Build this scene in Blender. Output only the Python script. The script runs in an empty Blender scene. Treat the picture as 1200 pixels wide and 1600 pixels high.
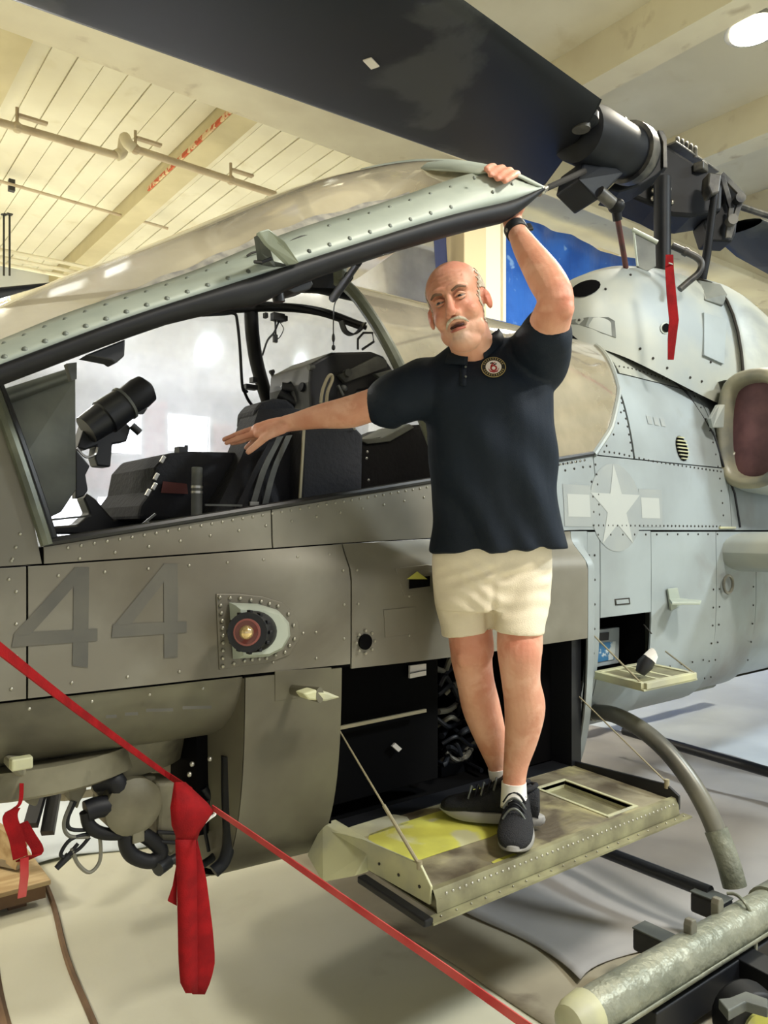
import bpy, bmesh, math, random
import numpy as np
from mathutils import Vector, Matrix
from mathutils.bvhtree import BVHTree
random.seed(7); RNG = np.random.default_rng(7)
SC = bpy.context.scene; COL = SC.collection
V = Vector

# ---------------------------------------------------------------- camera
# world frame: +X to the tail of the helicopter, +Y into its side, Z up; camera stands at the origin
HOR, FPX = 830.0, 1200.0
CR, CF = V((.7907, -.6122, 0)), V((.6122, .7907, 0))
cam_d = bpy.data.cameras.new('camera'); cam = bpy.data.objects.new('camera', cam_d); COL.objects.link(cam)
cam.location = (0, 0, 1.55)
cam.rotation_euler = (math.pi/2, 0, -math.atan2(.6122, .7907))
cam_d.sensor_fit = 'VERTICAL'; cam_d.sensor_height = 36; cam_d.lens = 27
cam_d.shift_y = (HOR-800)/1600; cam_d.clip_start = .05; cam_d.clip_end = 100
SC.camera = cam

# ---------------------------------------------------------------- world and exposure
wd = bpy.data.worlds.new('world'); SC.world = wd; wd.use_nodes = True
wd.node_tree.nodes['Background'].inputs[0].default_value = (.93, .95, 1, 1)
wd.node_tree.nodes['Background'].inputs[1].default_value = .62
SC.view_settings.view_transform = 'Standard'; SC.view_settings.look = 'None'
SC.view_settings.gamma = 1; SC.view_settings.use_curve_mapping = False
SC.view_settings.exposure = .35

LAMPS = [(5.3, 2.65, 5.0, 150, (1, .93, .78)), (6.2, -1.6, 5.1, 330, (.86, .95, 1)), (2.6, -1.2, 5.1, 190, (1, .95, .86)),
         (-1.6, 2.2, 5.1, 70, (1, .93, .78)), (1.2, 9.2, 4.6, 420, (1, .97, .93)), (9.0, 9.5, 5.1, 260, (1, .94, .84)), (-3.0, 8.0, 5.1, 260, (1, .93, .8)),
         (9.5, 5.5, 5.1, 300, (.95, .97, 1)), (-2.5, 4.2, 5.1, 170, (1, .93, .8))]

# ---------------------------------------------------------------- helpers
def W(px, py, Y=None, X=None, Z=None, d=None):
    """point of the place seen along a direction, at a known depth plane"""
    u, v = (px-600)/FPX, (py-HOR)/FPX
    xn, yn, zn = CR.x*u+CF.x, CR.y*u+CF.y, -v
    if Y is not None: d = Y/yn
    elif X is not None: d = X/xn
    elif Z is not None: d = (Z-1.55)/zn
    return V((xn*d, yn*d, 1.55+zn*d))

def link(o, parent=None):
    COL.objects.link(o)
    if parent is not None: o.parent = parent
    return o
def tag(o, label=None, cat=None, group=None, kind=None):
    if label: o['label'] = label
    if cat: o['category'] = cat
    if group: o['group'] = group
    if kind: o['kind'] = kind
    return o
def empty(name, loc, label=None, cat=None, group=None):
    o = bpy.data.objects.new(name, None); o.empty_display_size = .1
    COL.objects.link(o); o.location = loc
    bpy.context.view_layer.update()
    return tag(o, label, cat, group)
def org(o):
    p = V((0, 0, 0))
    while o is not None: p += o.location; o = o.parent
    return p

class MB:
    def __init__(s): s.v = []; s.f = []
    def add(s, vs, fs):
        n = len(s.v); s.v += [tuple(p) for p in vs]; s.f += [tuple(i+n for i in f) for f in fs]; return s
    def box(s, c, size, rot=None, taper=1.0):
        x, y, z = [a/2 for a in size]; c = V(c)
        vs = [V((sx*x*(taper if sz > 0 else 1), sy*y*(taper if sz > 0 else 1), sz*z)) for sz in (-1, 1) for sy in (-1, 1) for sx in (-1, 1)]
        if rot is not None: vs = [rot @ v for v in vs]
        return s.add([v+c for v in vs], [(0,2,3,1),(4,5,7,6),(0,1,5,4),(2,6,7,3),(0,4,6,2),(1,3,7,5)])
    def bx(s, a, b):
        return s.box([(a[i]+b[i])/2 for i in range(3)], [abs(b[i]-a[i]) for i in range(3)])
    def beam(s, p0, p1, w, h, up=V((0,0,1))):
        p0, p1 = V(p0), V(p1); d = (p1-p0); L = d.length; d.normalize()
        y = up.cross(d)
        if y.length < 1e-4: y = V((1,0,0)).cross(d)
        y.normalize(); z = d.cross(y)
        R = Matrix((d, y, z)).transposed()
        return s.box((p0+p1)/2, (L, w, h), R)
    def tube(s, pts, r, n=12, cap=True, rs=None, ry=None):
        pts = [V(p) for p in pts]; m = len(pts)
        if rs is None: rs = [r]*m
        T = []
        for i in range(m):
            t = pts[min(i+1, m-1)]-pts[max(i-1, 0)]; T.append(t.normalized())
        a = V((0,0,1)) if abs(T[0].z) < .9 else V((1,0,0))
        N = (a-T[0]*a.dot(T[0])).normalized(); vs = []; fs = []
        for i in range(m):
            N = (N-T[i]*N.dot(T[i]))
            if N.length < 1e-5: N = V((1,0,0))
            N.normalize(); B = T[i].cross(N)
            for k in range(n):
                th = 2*math.pi*k/n
                vs.append(pts[i]+N*(math.cos(th)*rs[i])+B*(math.sin(th)*rs[i]*(ry if ry else 1)))
        for i in range(m-1):
            for k in range(n):
                fs.append((i*n+k, i*n+(k+1)%n, (i+1)*n+(k+1)%n, (i+1)*n+k))
        if cap: fs.append(tuple(range(n-1, -1, -1))); fs.append(tuple((m-1)*n+k for k in range(n)))
        return s.add(vs, fs)
    def cyl(s, p0, p1, r, r1=None, n=20):
        return s.tube([p0, p1], r, n, rs=[r, r if r1 is None else r1])
    def ell(s, c, rad, R=None, nu=16, nv=10):
        c = V(c); vs = []; fs = []
        for j in range(nv+1):
            ph = math.pi*j/nv
            for i in range(nu):
                th = 2*math.pi*i/nu
                p = V((rad[0]*math.sin(ph)*math.cos(th), rad[1]*math.sin(ph)*math.sin(th), rad[2]*math.cos(ph)))
                if R is not None: p = R @ p
                vs.append(c+p)
        for j in range(nv):
            for i in range(nu):
                fs.append((j*nu+i, (j+1)*nu+i, (j+1)*nu+(i+1)%nu, j*nu+(i+1)%nu))
        return s.add(vs, fs)
    def grid(s, P, closeu=False):
        """P[i][j] points"""
        a, b = len(P), len(P[0]); vs = [p for r in P for p in r]; fs = []
        for i in range(a if closeu else a-1):
            for j in range(b-1):
                fs.append((i*b+j, ((i+1) % a)*b+j, ((i+1) % a)*b+j+1, i*b+j+1))
        return s.add(vs, fs)
    def prism(s, poly, off):
        """closed polygon of 3D points extruded by off"""
        n = len(poly); off = V(off); a = [V(p) for p in poly]
        vs = a+[p+off for p in a]
        fs = [tuple(range(n)), tuple(range(2*n-1, n-1, -1))]+[(i, i+n, (i+1) % n+n, (i+1) % n) for i in range(n)]
        return s.add(vs, fs)
    def ribbon(s, pts, wv, th=.002):
        """strap: path points, width vectors (one or many), thickness"""
        pts = [V(p) for p in pts]; m = len(pts); n = len(s.v); L = []
        for i in range(m):
            w = V(wv[i]) if isinstance(wv, list) else V(wv)
            t = (pts[min(i+1, m-1)]-pts[max(i-1, 0)]).normalized(); nn = t.cross(w).normalized()*th/2
            L.append([pts[i]-w/2-nn, pts[i]+w/2-nn, pts[i]+w/2+nn, pts[i]-w/2+nn])
        vs = [p for q in L for p in q]; fs = []
        for i in range(m-1):
            for k in range(4): fs.append((i*4+k, i*4+(k+1) % 4, (i+1)*4+(k+1) % 4, (i+1)*4+k))
        fs += [(3,2,1,0), tuple((m-1)*4+k for k in range(4))]
        return s.add(vs, fs)
    def build(s, name, mat, parent=None, smooth=False, bevel=0, fix=True, auto=None):
        me = bpy.data.meshes.new(name)
        o0 = org(parent) if parent is not None else V((0,0,0))
        # place the object's own origin at the middle of its geometry
        A = np.array(s.v); c = (A.min(0)+A.max(0))/2
        me.from_pydata([tuple(p) for p in (A-c)], [], s.f); me.validate()
        if fix:
            b = bmesh.new(); b.from_mesh(me); bmesh.ops.recalc_face_normals(b, faces=b.faces); b.to_mesh(me); b.free()
        if mat is not None: me.materials.append(mat)
        if smooth:
            me.polygons.foreach_set('use_smooth', [True]*len(me.polygons))
            if smooth != 'all': me.set_sharp_from_angle(angle=math.radians(smooth if isinstance(smooth, (int, float)) and smooth is not True else 40))
        o = bpy.data.objects.new(name, me); link(o, parent)
        o.location = V(c)-o0
        if bevel:
            m = o.modifiers.new('bevel', 'BEVEL'); m.width = bevel; m.segments = 2; m.limit_method = 'ANGLE'
            m.angle_limit = math.radians(35)
        return o

def spline(pts, n=6):
    """Catmull-Rom through tuples of any length"""
    P = [np.array(p, float) for p in pts]; P = [2*P[0]-P[1]]+P+[2*P[-1]-P[-2]]; out = []
    for i in range(1, len(P)-2):
        for k in range(n):
            t = k/n; a, b, c, d = P[i-1], P[i], P[i+1], P[i+2]
            out.append(.5*((2*b)+(-a+c)*t+(2*a-5*b+4*c-d)*t*t+(-a+3*b-3*c+d)*t**3))
    out.append(P[-2]); return out
def sp3(pts, n=6): return [V(p) for p in spline(pts, n)]
def sm(x, a, b):
    t = min(1, max(0, (x-a)/(b-a))); return t*t*(3-2*t)
def lerp(a, b, t): return a+(b-a)*t

# ---------------------------------------------------------------- materials
def srgb(c):
    f = lambda x: x/12.92 if x <= .04045 else ((x+.055)/1.055)**2.4
    return tuple(f(x/255) for x in c)+(1,)
def mat(name, c, rough=.5, metal=0, c2=None, scale=3, det=4, bump=0, bscale=40, c3=None, s3=1.2, t3=(.5,.62), spec=.5,
        stretch=(1,1,1), coat=0, sub=0, bstretch=None, thr=(.38,.62)):
    m = bpy.data.materials.new(name); m.use_nodes = True; nt = m.node_tree; B = nt.nodes['Principled BSDF']
    B.inputs['Base Color'].default_value = srgb(c); B.inputs['Roughness'].default_value = rough
    B.inputs['Metallic'].default_value = metal; B.inputs['Specular IOR Level'].default_value = spec
    if coat: B.inputs['Coat Weight'].default_value = coat
    if sub: B.inputs['Subsurface Weight'].default_value = sub; B.inputs['Subsurface Radius'].default_value = (.01,.004,.002)
    if c2 or bump:
        g = nt.nodes.new('ShaderNodeNewGeometry'); mp = nt.nodes.new('ShaderNodeMapping')
        nt.links.new(g.outputs['Position'], mp.inputs[0]); mp.inputs['Scale'].default_value = stretch
    if c2:
        n = nt.nodes.new('ShaderNodeTexNoise'); n.inputs['Scale'].default_value = scale; n.inputs['Detail'].default_value = det
        nt.links.new(mp.outputs[0], n.inputs[0])
        r = nt.nodes.new('ShaderNodeMapRange'); r.inputs[1].default_value = thr[0]; r.inputs[2].default_value = thr[1]
        nt.links.new(n.outputs[0], r.inputs[0])
        x = nt.nodes.new('ShaderNodeMix'); x.data_type = 'RGBA'
        x.inputs[6].default_value = srgb(c); x.inputs[7].default_value = srgb(c2); nt.links.new(r.outputs[0], x.inputs[0])
        out = x.outputs[2]
        if c3:
            n3 = nt.nodes.new('ShaderNodeTexNoise'); n3.inputs['Scale'].default_value = s3; n3.inputs['Detail'].default_value = 6
            n3.inputs['Distortion'].default_value = .4
            nt.links.new(g.outputs['Position'], n3.inputs[0])
            r3 = nt.nodes.new('ShaderNodeMapRange'); r3.inputs[1].default_value = t3[0]; r3.inputs[2].default_value = t3[1]
            nt.links.new(n3.outputs[0], r3.inputs[0])
            y = nt.nodes.new('ShaderNodeMix'); y.data_type = 'RGBA'; y.inputs[7].default_value = srgb(c3)
            nt.links.new(out, y.inputs[6]); nt.links.new(r3.outputs[0], y.inputs[0]); out = y.outputs[2]
        nt.links.new(out, B.inputs['Base Color'])
    if bump:
        n = nt.nodes.new('ShaderNodeTexNoise'); n.inputs['Scale'].default_value = bscale; n.inputs['Detail'].default_value = 3
        if bstretch:
            mq = nt.nodes.new('ShaderNodeMapping'); nt.links.new(g.outputs['Position'], mq.inputs[0]); mq.inputs['Scale'].default_value = bstretch
            nt.links.new(mq.outputs[0], n.inputs[0])
        else: nt.links.new(mp.outputs[0], n.inputs[0])
        b = nt.nodes.new('ShaderNodeBump'); b.inputs['Strength'].default_value = bump; b.inputs['Distance'].default_value = .01
        nt.links.new(n.outputs[0], b.inputs['Height']); nt.links.new(b.outputs[0], B.inputs['Normal'])
    return m
def emit(name, c, s):
    m = bpy.data.materials.new(name); m.use_nodes = True; B = m.node_tree.nodes['Principled BSDF']
    B.inputs['Base Color'].default_value = (0,0,0,1)
    B.inputs['Emission Color'].default_value = srgb(c); B.inputs['Emission Strength'].default_value = s
    return m
def glass(name, tint, clear, diffuse_mix, diffuse_col, gloss=.15, streak=0, trans=False, fm=1.2):
    """scratched perspex: mostly see-through, some dusty veil and painted reflection, some mirror"""
    m = bpy.data.materials.new(name); m.use_nodes = True; nt = m.node_tree; nt.nodes.clear()
    o = nt.nodes.new('ShaderNodeOutputMaterial'); t = nt.nodes.new('ShaderNodeBsdfTransparent'); t.inputs[0].default_value = srgb(tint)
    d = nt.nodes.new('ShaderNodeBsdfDiffuse'); d.inputs[0].default_value = srgb(diffuse_col)
    if trans:
        d0 = d; t2 = nt.nodes.new('ShaderNodeBsdfTranslucent'); t2.inputs[0].default_value = srgb(diffuse_col); d = nt.nodes.new('ShaderNodeMixShader'); d.inputs[0].default_value = .5
        nt.links.new(d0.outputs[0], d.inputs[1]); nt.links.new(t2.outputs[0], d.inputs[2])
    g = nt.nodes.new('ShaderNodeBsdfGlossy'); g.inputs['Roughness'].default_value = .08; g.inputs[0].default_value = (1,1,1,1)
    a = nt.nodes.new('ShaderNodeMixShader'); b = nt.nodes.new('ShaderNodeMixShader')
    nt.links.new(t.outputs[0], a.inputs[1]); nt.links.new(d.outputs[0], a.inputs[2]); a.inputs[0].default_value = diffuse_mix
    n = nt.nodes.new('ShaderNodeTexNoise'); n.inputs['Scale'].default_value = 5; n.inputs['Detail'].default_value = 6
    ge = nt.nodes.new('ShaderNodeNewGeometry'); nt.links.new(ge.outputs['Position'], n.inputs[0])
    r = nt.nodes.new('ShaderNodeMapRange'); r.inputs[1].default_value = .35; r.inputs[2].default_value = .7
    r.inputs[3].default_value = max(0, diffuse_mix-streak); r.inputs[4].default_value = min(1, diffuse_mix+streak)
    nt.links.new(n.outputs[0], r.inputs[0]); nt.links.new(r.outputs[0], a.inputs[0])
    f = nt.nodes.new('ShaderNodeFresnel'); f.inputs[0].default_value = 1.5
    ad = nt.nodes.new('ShaderNodeMath'); ad.operation = 'MULTIPLY_ADD'; ad.inputs[1].default_value = fm; ad.inputs[2].default_value = gloss
    nt.links.new(f.outputs[0], ad.inputs[0]); nt.links.new(ad.outputs[0], b.inputs[0])
    nt.links.new(a.outputs[0], b.inputs[1]); nt.links.new(g.outputs[0], b.inputs[2]); nt.links.new(b.outputs[0], o.inputs[0])
    return m

M = {}
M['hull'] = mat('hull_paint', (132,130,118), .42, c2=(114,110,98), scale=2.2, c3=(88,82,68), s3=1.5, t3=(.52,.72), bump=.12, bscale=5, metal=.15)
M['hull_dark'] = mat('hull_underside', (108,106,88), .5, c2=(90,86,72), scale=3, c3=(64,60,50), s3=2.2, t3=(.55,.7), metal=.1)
M['hull_aft_lit'] = mat('hull_paint_aft_lit', (158,168,171), .38, c2=(144,152,154), scale=2.4, c3=(128,126,120), s3=1.8, t3=(.56,.75), bump=.1, bscale=5, metal=.15)  # same paint as the nose; the brighter light aft is put into its tone
M['cowl'] = mat('cowl_paint', (144,153,155), .5, c2=(168,170,158), scale=2, c3=(112,120,122), s3=1.7, t3=(.58,.72), metal=.1)
M['decal'] = mat('dark_marking', (80,79,74), .55, c2=(92,90,82), scale=6)
M['decal2'] = mat('star_grey', (142,149,150), .45, c2=(148,154,153), scale=6)
M['decal3'] = mat('star_light', (170,175,172), .42)
M['rail'] = mat('canopy_rail', (172,180,168), .5, c2=(158,167,156), scale=7, metal=.1)
M['frame'] = mat('canopy_frame_green', (112,116,100), .4, c2=(84,88,76), scale=9, metal=.2)
M['black'] = mat('black_rubber', (13,14,18), .55, c2=(19,20,25), scale=12, spec=.35)
M['blackm'] = mat('black_metal', (20,22,27), .45, metal=0)
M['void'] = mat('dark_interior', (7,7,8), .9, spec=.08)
M['cloth_black'] = mat('black_canvas', (22,23,29), .85, bump=.3, bscale=60)
M['rivet'] = mat('rivet_metal', (168,166,154), .35, metal=.6)
M['rivet_dark'] = mat('rivet_dark', (56,54,50), .5, metal=.4)
M['rivet_grey'] = mat('rivet_grey', (110,116,108), .5, metal=.3)
M['steel'] = mat('steel', (170,168,160), .3, metal=.85)
M['blade'] = mat('blade_paint', (12,19,26), .5, c2=(11,13,19), scale=1.6, c3=(52,54,54), s3=1.5, t3=(.55,.60), spec=.3)
M['hub'] = mat('rotor_hub', (10,12,16), .5, c2=(19,22,28), scale=7, metal=0, spec=.25)
M['hub_edge'] = mat('rotor_edge', (92,90,84), .45, metal=.2, c2=(34,35,38), scale=9)
M['red'] = mat('red_webbing', (142,12,18), .8, bump=.2, bscale=300, c2=(120,8,14), scale=20, spec=.2)
M['pink'] = mat('faded_red_webbing', (186,84,80), .7, c2=(166,40,44), scale=6, spec=.2)
M['skid'] = mat('skid_paint', (146,148,132), .45, c2=(118,122,108), scale=9, metal=.3, bump=.9, bscale=26)
M['tubegrey'] = mat('tube_grey', (92,92,86), .38, c2=(124,122,110), scale=4, metal=.3)
M['primer'] = mat('door_primer', (140,134,112), .5, c2=(166,160,118), scale=4, det=5, c3=(84,76,62), s3=4.5, t3=(.46,.62), thr=(.46,.62), bump=.25, bscale=30, stretch=(.8,1.6,1))
M['primer_y'] = mat('yellow_primer', (204,204,92), .5, c2=(178,176,84), scale=5, c3=(190,190,150), s3=7, t3=(.55,.62))
M['primer_w'] = mat('worn_white_primer', (188,188,150), .5, c2=(160,160,140), scale=6)
M['zinc'] = mat('zinc_frame', (146,144,112), .45, c2=(112,108,84), scale=9, metal=.3)
M['skin'] = mat('skin', (222,168,142), .5, c2=(208,146,120), scale=9, c3=(230,182,158), s3=16, t3=(.5,.7), sub=.12, spec=.35, bump=.12, bscale=120)
M['shirt'] = mat('navy_knit', (14,24,37), .65, c2=(18,29,43), scale=3, bump=.2, bscale=420, spec=.25)
M['shorts'] = mat('khaki_twill', (236,225,202), .85, c2=(230,219,196), scale=5, bump=.25, bscale=300, spec=.2)
M['white'] = mat('white_cotton', (232,230,226), .85)
M['shoe'] = mat('shoe_knit', (22,24,30), .8, bump=.6, bscale=260)
M['sole'] = mat('shoe_sole', (150,149,147), .6)
M['hair'] = mat('white_hair', (214,206,190), .7, c2=(182,168,148), scale=60, bump=.6, bscale=160)
M['brow'] = mat('brow_hair', (120,92,74), .8)
M['lip'] = mat('lip', (176,98,84), .45)
M['eye'] = mat('eye_white', (150,136,128), .4); M['iris'] = mat('iris', (52,52,60), .2)
M['mouth'] = mat('mouth_inside', (60,24,20), .6)
M['ceil'] = mat('ceiling_paint', (222,216,192), .8, c2=(210,203,178), scale=1.2, c3=(202,192,160), s3=3, t3=(.6,.8))
M['beam'] = mat('beam_paint', (228,220,190), .7, c2=(214,204,174), scale=1.5, c3=(190,176,144), s3=4, t3=(.62,.75))
M['beam2'] = mat('beam_tan', (188,176,138), .75, c2=(200,188,150), scale=2)
M['rust'] = mat('rust_streak', (186,84,50), .8, c2=(214,190,150), scale=14, thr=(.5,.56))
M['pipe'] = mat('pipe_paint', (198,182,150), .6, c2=(180,160,130), scale=5)
M['floor'] = mat('floor_concrete', (206,204,184), .5, c2=(194,192,170), scale=1.1, det=7, c3=(184,180,158), s3=2.6, t3=(.6,.75), bump=.15, bscale=12)
M['floor_b'] = mat('floor_sheet_white', (206,214,218), .45, c2=(190,198,204), scale=1.4, bump=.5, bscale=4)
M['canvas'] = mat('ground_canvas', (166,163,160), .8, c2=(146,144,142), scale=1.5, det=3, bump=.35, bscale=7)
M['canvas2'] = mat('ground_paper', (164,156,134), .8, c2=(144,136,116), scale=2, c3=(112,102,86), s3=3, t3=(.6,.72))
M['plastic'] = glass('plastic_sheeting', (247,248,252), .3, .44, (244,244,246), .02, .07, trans=True)
M['glass_c'] = glass('canopy_glass_reflection', (236,230,210), .2, .62, (226,214,184), .10, .10)  # cream diffuse share paints the ceiling's reflection into the glass
M['glass_f'] = glass('canopy_glass_far', (240,243,245), .7, .10, (215,222,226), .01, .10, fm=.12)
M['glass_p'] = glass('canopy_glass_pilot', (200,190,170), .2, .5, (214,202,176), .22, .12)  # cream veil: dirty perspex plus a painted-in ceiling reflection
M['blue'] = mat('blue_tarpaulin', (30,84,172), .35, c2=(48,106,198), scale=3, bump=.9, bscale=4, bstretch=(3,3,.5), c3=(120,160,215), s3=6, t3=(.64,.7))
M['navytarp'] = mat('navy_tarpaulin', (18,36,84), .5)
M['column'] = mat('column_paint', (222,204,166), .75); M['column2'] = mat('column_light', (238,230,206), .7)
M['brick'] = mat('red_brick', (186,112,100), .8, c2=(206,138,126), scale=8)
M['wallw'] = mat('wall_paint', (214,214,206), .8, c2=(200,202,198), scale=1.5)
M['wood'] = mat('pallet_wood', (196,172,130), .7, c2=(168,140,98), scale=4, stretch=(1,6,6), det=5)
M['wood_d'] = mat('dark_timber', (120,92,64), .7, c2=(96,72,50), scale=5)
M['paper'] = mat('paper_label', (222,216,208), .6)
M['lamp'] = emit('lamp_glow', (255,246,214), 40)
M['daylight'] = emit('daylight', (250,252,255), 14)
M['maroon'] = mat('intake_cover', (116,80,84), .6, c2=(98,66,72), scale=10, bump=.4, bscale=20)
M['intake_lip'] = mat('intake_lip', (150,146,124), .4, c2=(104,106,100), scale=4)
M['sensor_red'] = mat('sensor_glass', (110,62,56), .12, metal=.5, coat=1)
M['sensor_gold'] = mat('sensor_gold', (214,190,140), .15, metal=.8)
M['khaki'] = mat('khaki_metal', (150,142,116), .5); M['greyinst'] = mat('instrument_grey', (96,98,94), .5, c2=(70,72,70), scale=9)
M['armour'] = mat('armour_panel', (112,116,110), .5, c2=(84,88,86), scale=5, metal=.25)
M['turret'] = mat('turret_paint', (122,118,98), .55, c2=(96,92,74), scale=6, c3=(60,56,46), s3=7, t3=(.58,.7))
M['watch'] = mat('watch_band', (16,22,28), .6); M['gold'] = mat('emblem_gold', (176,160,104), .6); M['emb_red'] = mat('emblem_red', (160,34,40), .6)
M['blueprint'] = mat('blue_photo', (54,110,150), .5, c2=(190,200,200), scale=14, thr=(.5,.54))

def skin_body():
    m = M['skin'].copy(); m.name = 'skin_body'; nt = m.node_tree; B = nt.nodes['Principled BSDF']; src = B.inputs['Base Color'].links[0].from_socket
    for nm, c, f in (('flush',(206,112,92),.6),('stubble',(208,196,184),.75)):
        a = nt.nodes.new('ShaderNodeAttribute'); a.attribute_name = nm; k = nt.nodes.new('ShaderNodeMath'); k.operation = 'MULTIPLY'; k.inputs[1].default_value = f
        nt.links.new(a.outputs['Fac'],k.inputs[0]); x = nt.nodes.new('ShaderNodeMix'); x.data_type = 'RGBA'; x.inputs[7].default_value = srgb(c)
        nt.links.new(k.outputs[0],x.inputs[0]); nt.links.new(src,x.inputs[6]); src = x.outputs[2]
    nt.links.new(src,B.inputs['Base Color']); return m
M['skin_body'] = skin_body()
# ================================================================ ROOM
def tagst(o): o['kind'] = 'structure'; return o
FY0, FY1, FX0, FX1, CZ = -7.5, 12.0, -9.0, 15.0, 5.35
b = MB(); b.bx((FX0,FY0,-.1),(FX1,FY1,0)); tagst(b.build('floor', M['floor']))
b = MB(); b.bx((FX0,FY0,CZ),(FX1,FY1,CZ+.15)); ceiling = tagst(b.build('ceiling', M['ceil']))
b = MB(); b.bx((FX0,FY1,0),(FX1,FY1+.2,CZ)); tagst(b.build('wall_back', M['wallw']))
b = MB(); b.bx((FX0-.2,FY0,0),(FX0,FY1,CZ)); tagst(b.build('wall_left', M['wallw']))
b = MB(); b.bx((FX1,FY0,0),(FX1+.2,FY1,CZ)); tagst(b.build('wall_right', M['wallw']))
# formwork boards of the ceiling: each plank seen above the canopy is a piece; slabs elsewhere
def plank(x0, x1, y0, y1, k):
    q = MB(); q.bx((x0+.006, y0, CZ-.012-.004*(k % 3)), (x1-.006, y1, CZ+.01)); q.build('plank', M['ceil'], ceiling)
k = 0
for bx0, bx1 in ((1.42,3.02),(3.28,4.87),(-.45,1.17)):
    n = 8; w = (bx1-bx0)/n
    for i in range(n):
        for (y0, y1) in ((5.45,11.95),):
            plank(bx0+i*w, bx0+(i+1)*w, y0, y1, k); k += 1
# long girder and its cross ribs
g = MB(); g.bx((FX0,4.98,4.86),(FX1,5.38,CZ)); g.bx((FX0,4.90,4.80),(FX1,5.45,4.88)); tagst(g.build('trim_1', M['beam'], bevel=.01))
for i, x in enumerate((-4.15,-2.3,-.6,1.3,3.15,5.0,6.85,8.7,10.55,12.4)):
    g = MB(); g.bx((x-.12,FY0,5.02),(x+.12,4.98,CZ)); g.bx((x-.12,5.38,5.16),(x+.12,FY1,CZ))
    o = tagst(g.build('trim_%d' % (i+2), M['beam2'] if x < 4 else M['beam']))
    if i in (3, 4):
        r = MB(); r.bx((x-.14,5.5,5.17),(x-.118,8.0,5.21)); r.build('rust_streak', M['rust'], o)
for i, y in enumerate((-3.4, 1.2)):
    g = MB(); g.bx((4.0 if y > 0 else FX0, y-.15, 5.12),(FX1, y+.15, CZ)); tagst(g.build('trim_%d' % (i+14), M['beam']))

# sprinkler pipes and conduits
e = empty('sprinkler_pipe', (0,6.6,4.85), 'cream sprinkler pipe with a kinked elbow crossing under the ceiling ribs', 'pipe')
pa, pb = W(-40,180,Z=4.82), W(182,243,Z=4.82); pc, pd = W(208,232,Z=4.86), W(430,304,Z=4.84)
q = MB(); q.tube([pa,pb],.032,12); q.tube([pc,pd],.032,12); q.build('pipe_run', M['pipe'], e, True)
q = MB(); q.tube(sp3([pb, pb+V((.05,0,.05)), (pb+pc)/2+V((0,0,.12)), pc+V((-.05,0,.03)), pc],5),.048,12); q.build('elbow', M['beam'], e, True)
for p in (lerp(pa,pb,.28), pc+V((.02,0,0)), lerp(pc,pd,.66)):
    q = MB(); q.tube([p, p+V((0,0,.16))],.014,8); q.ell(p,(.045,.045,.045),nu=10,nv=6); q.box(p+V((.12,0,.1)),(.22,.05,.02)); q.build('hanger', M['pipe'], e)
e = empty('conduit', (0,8,5), 'thin cream conduit under the ceiling boards at upper left', 'conduit')
q = MB(); q.tube([W(-40,272,Z=5.2),W(262,357,Z=5.2)],.018,8); q.build('pipe_run', M['pipe'], e, True)
q = MB(); p = W(18,290,Z=5.2); q.box(p,(.06,.06,.12)); q.build('clip', M['rivet_dark'], e)
e = empty('conduit_bundle', (0,10,5), 'bundle of three cream conduits hanging on rods at far left', 'conduit')
for dz in (0, .09, .17):
    q = MB(); q.tube([W(-60,378,Z=4.95)+V((0,0,-dz)), W(148,420,Z=4.95)+V((0,0,-dz))],.025,8); q.build('conduit', M['beam'], e, True)
for px in (6, 15):
    p = W(px,385,Z=4.95); q = MB(); q.tube([p-V((0,0,.35)),p+V((0,0,.4))],.012,6); q.box(p+V((0,0,.4)),(.06,.06,.05)); q.build('hanger_rod', M['rivet_dark'], e)

# column, tarpaulins, plastic sheet and the brick partition with its bright windows
q = MB(); q.bx((4.80,5.02,0),(5.08,5.34,4.82)); tagst(q.build('trim_20', M['column'], bevel=.01))
q = MB(); q.bx((5.08,5.05,0),(5.32,5.30,4.82)); q.bx((5.30,5.02,0),(5.34,5.05,4.82)); tagst(q.build('trim_21', M['column2']))
def drape(name, x0, x1, top, zb, y, mt, label, cat, amp=.05, fr=7, nx=60, nz=24, flare=0):
    P = []
    for i in range(nx+1):
        x = lerp(x0,x1,i/nx); col = []; zt = top(x)
        for j in range(nz+1):
            v = j/nz; z = lerp(zt,zb,v)
            f = (math.sin(x*fr+1.3*math.sin(x*2.1)+v*.8)*.6+math.sin(x*fr*2.3+v*1.5)*.3+math.sin(z*3+x)*.15)
            col.append(V((x+.03*math.sin(z*4), y+amp*f*(.3+.7*v), z)))
        P.append(col)
    q = MB(); q.grid(P); o = q.build(name, mt, None, 'all'); s = o.modifiers.new('thick','SOLIDIFY'); s.thickness = .004
    return tag(o, label, cat)
drape('blue_tarpaulin', 5.42, 9.1, lambda x: 4.74-.03*math.sin(x*3)-.07*abs(math.sin(x*1.9)), .0, 5.26, M['blue'], 'bright blue tarpaulin hanging from the girder right of the cream column', 'tarpaulin', .09)
drape('blue_tarpaulin', 10.2, 13.5, lambda x: 4.2, .0, 5.26, M['blue'], 'blue tarpaulin at far right edge behind the rotor cowling', 'tarpaulin', .07)
drape('navy_tarpaulin', 4.62, 4.78, lambda x: 4.78, 0, 5.2, M['navytarp'], 'narrow navy tarpaulin strip hanging left of the cream column', 'tarpaulin', .03)
drape('plastic_sheet', .7, 5.4, lambda x: 3.25 if x < 1.9 else lerp(3.25,4.6,sm(x,1.9,3.9)), .05, 5.9, M['plastic'], 'translucent white plastic sheet hung behind the cockpit opening', 'plastic sheet', .035, 4, 80)

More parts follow.
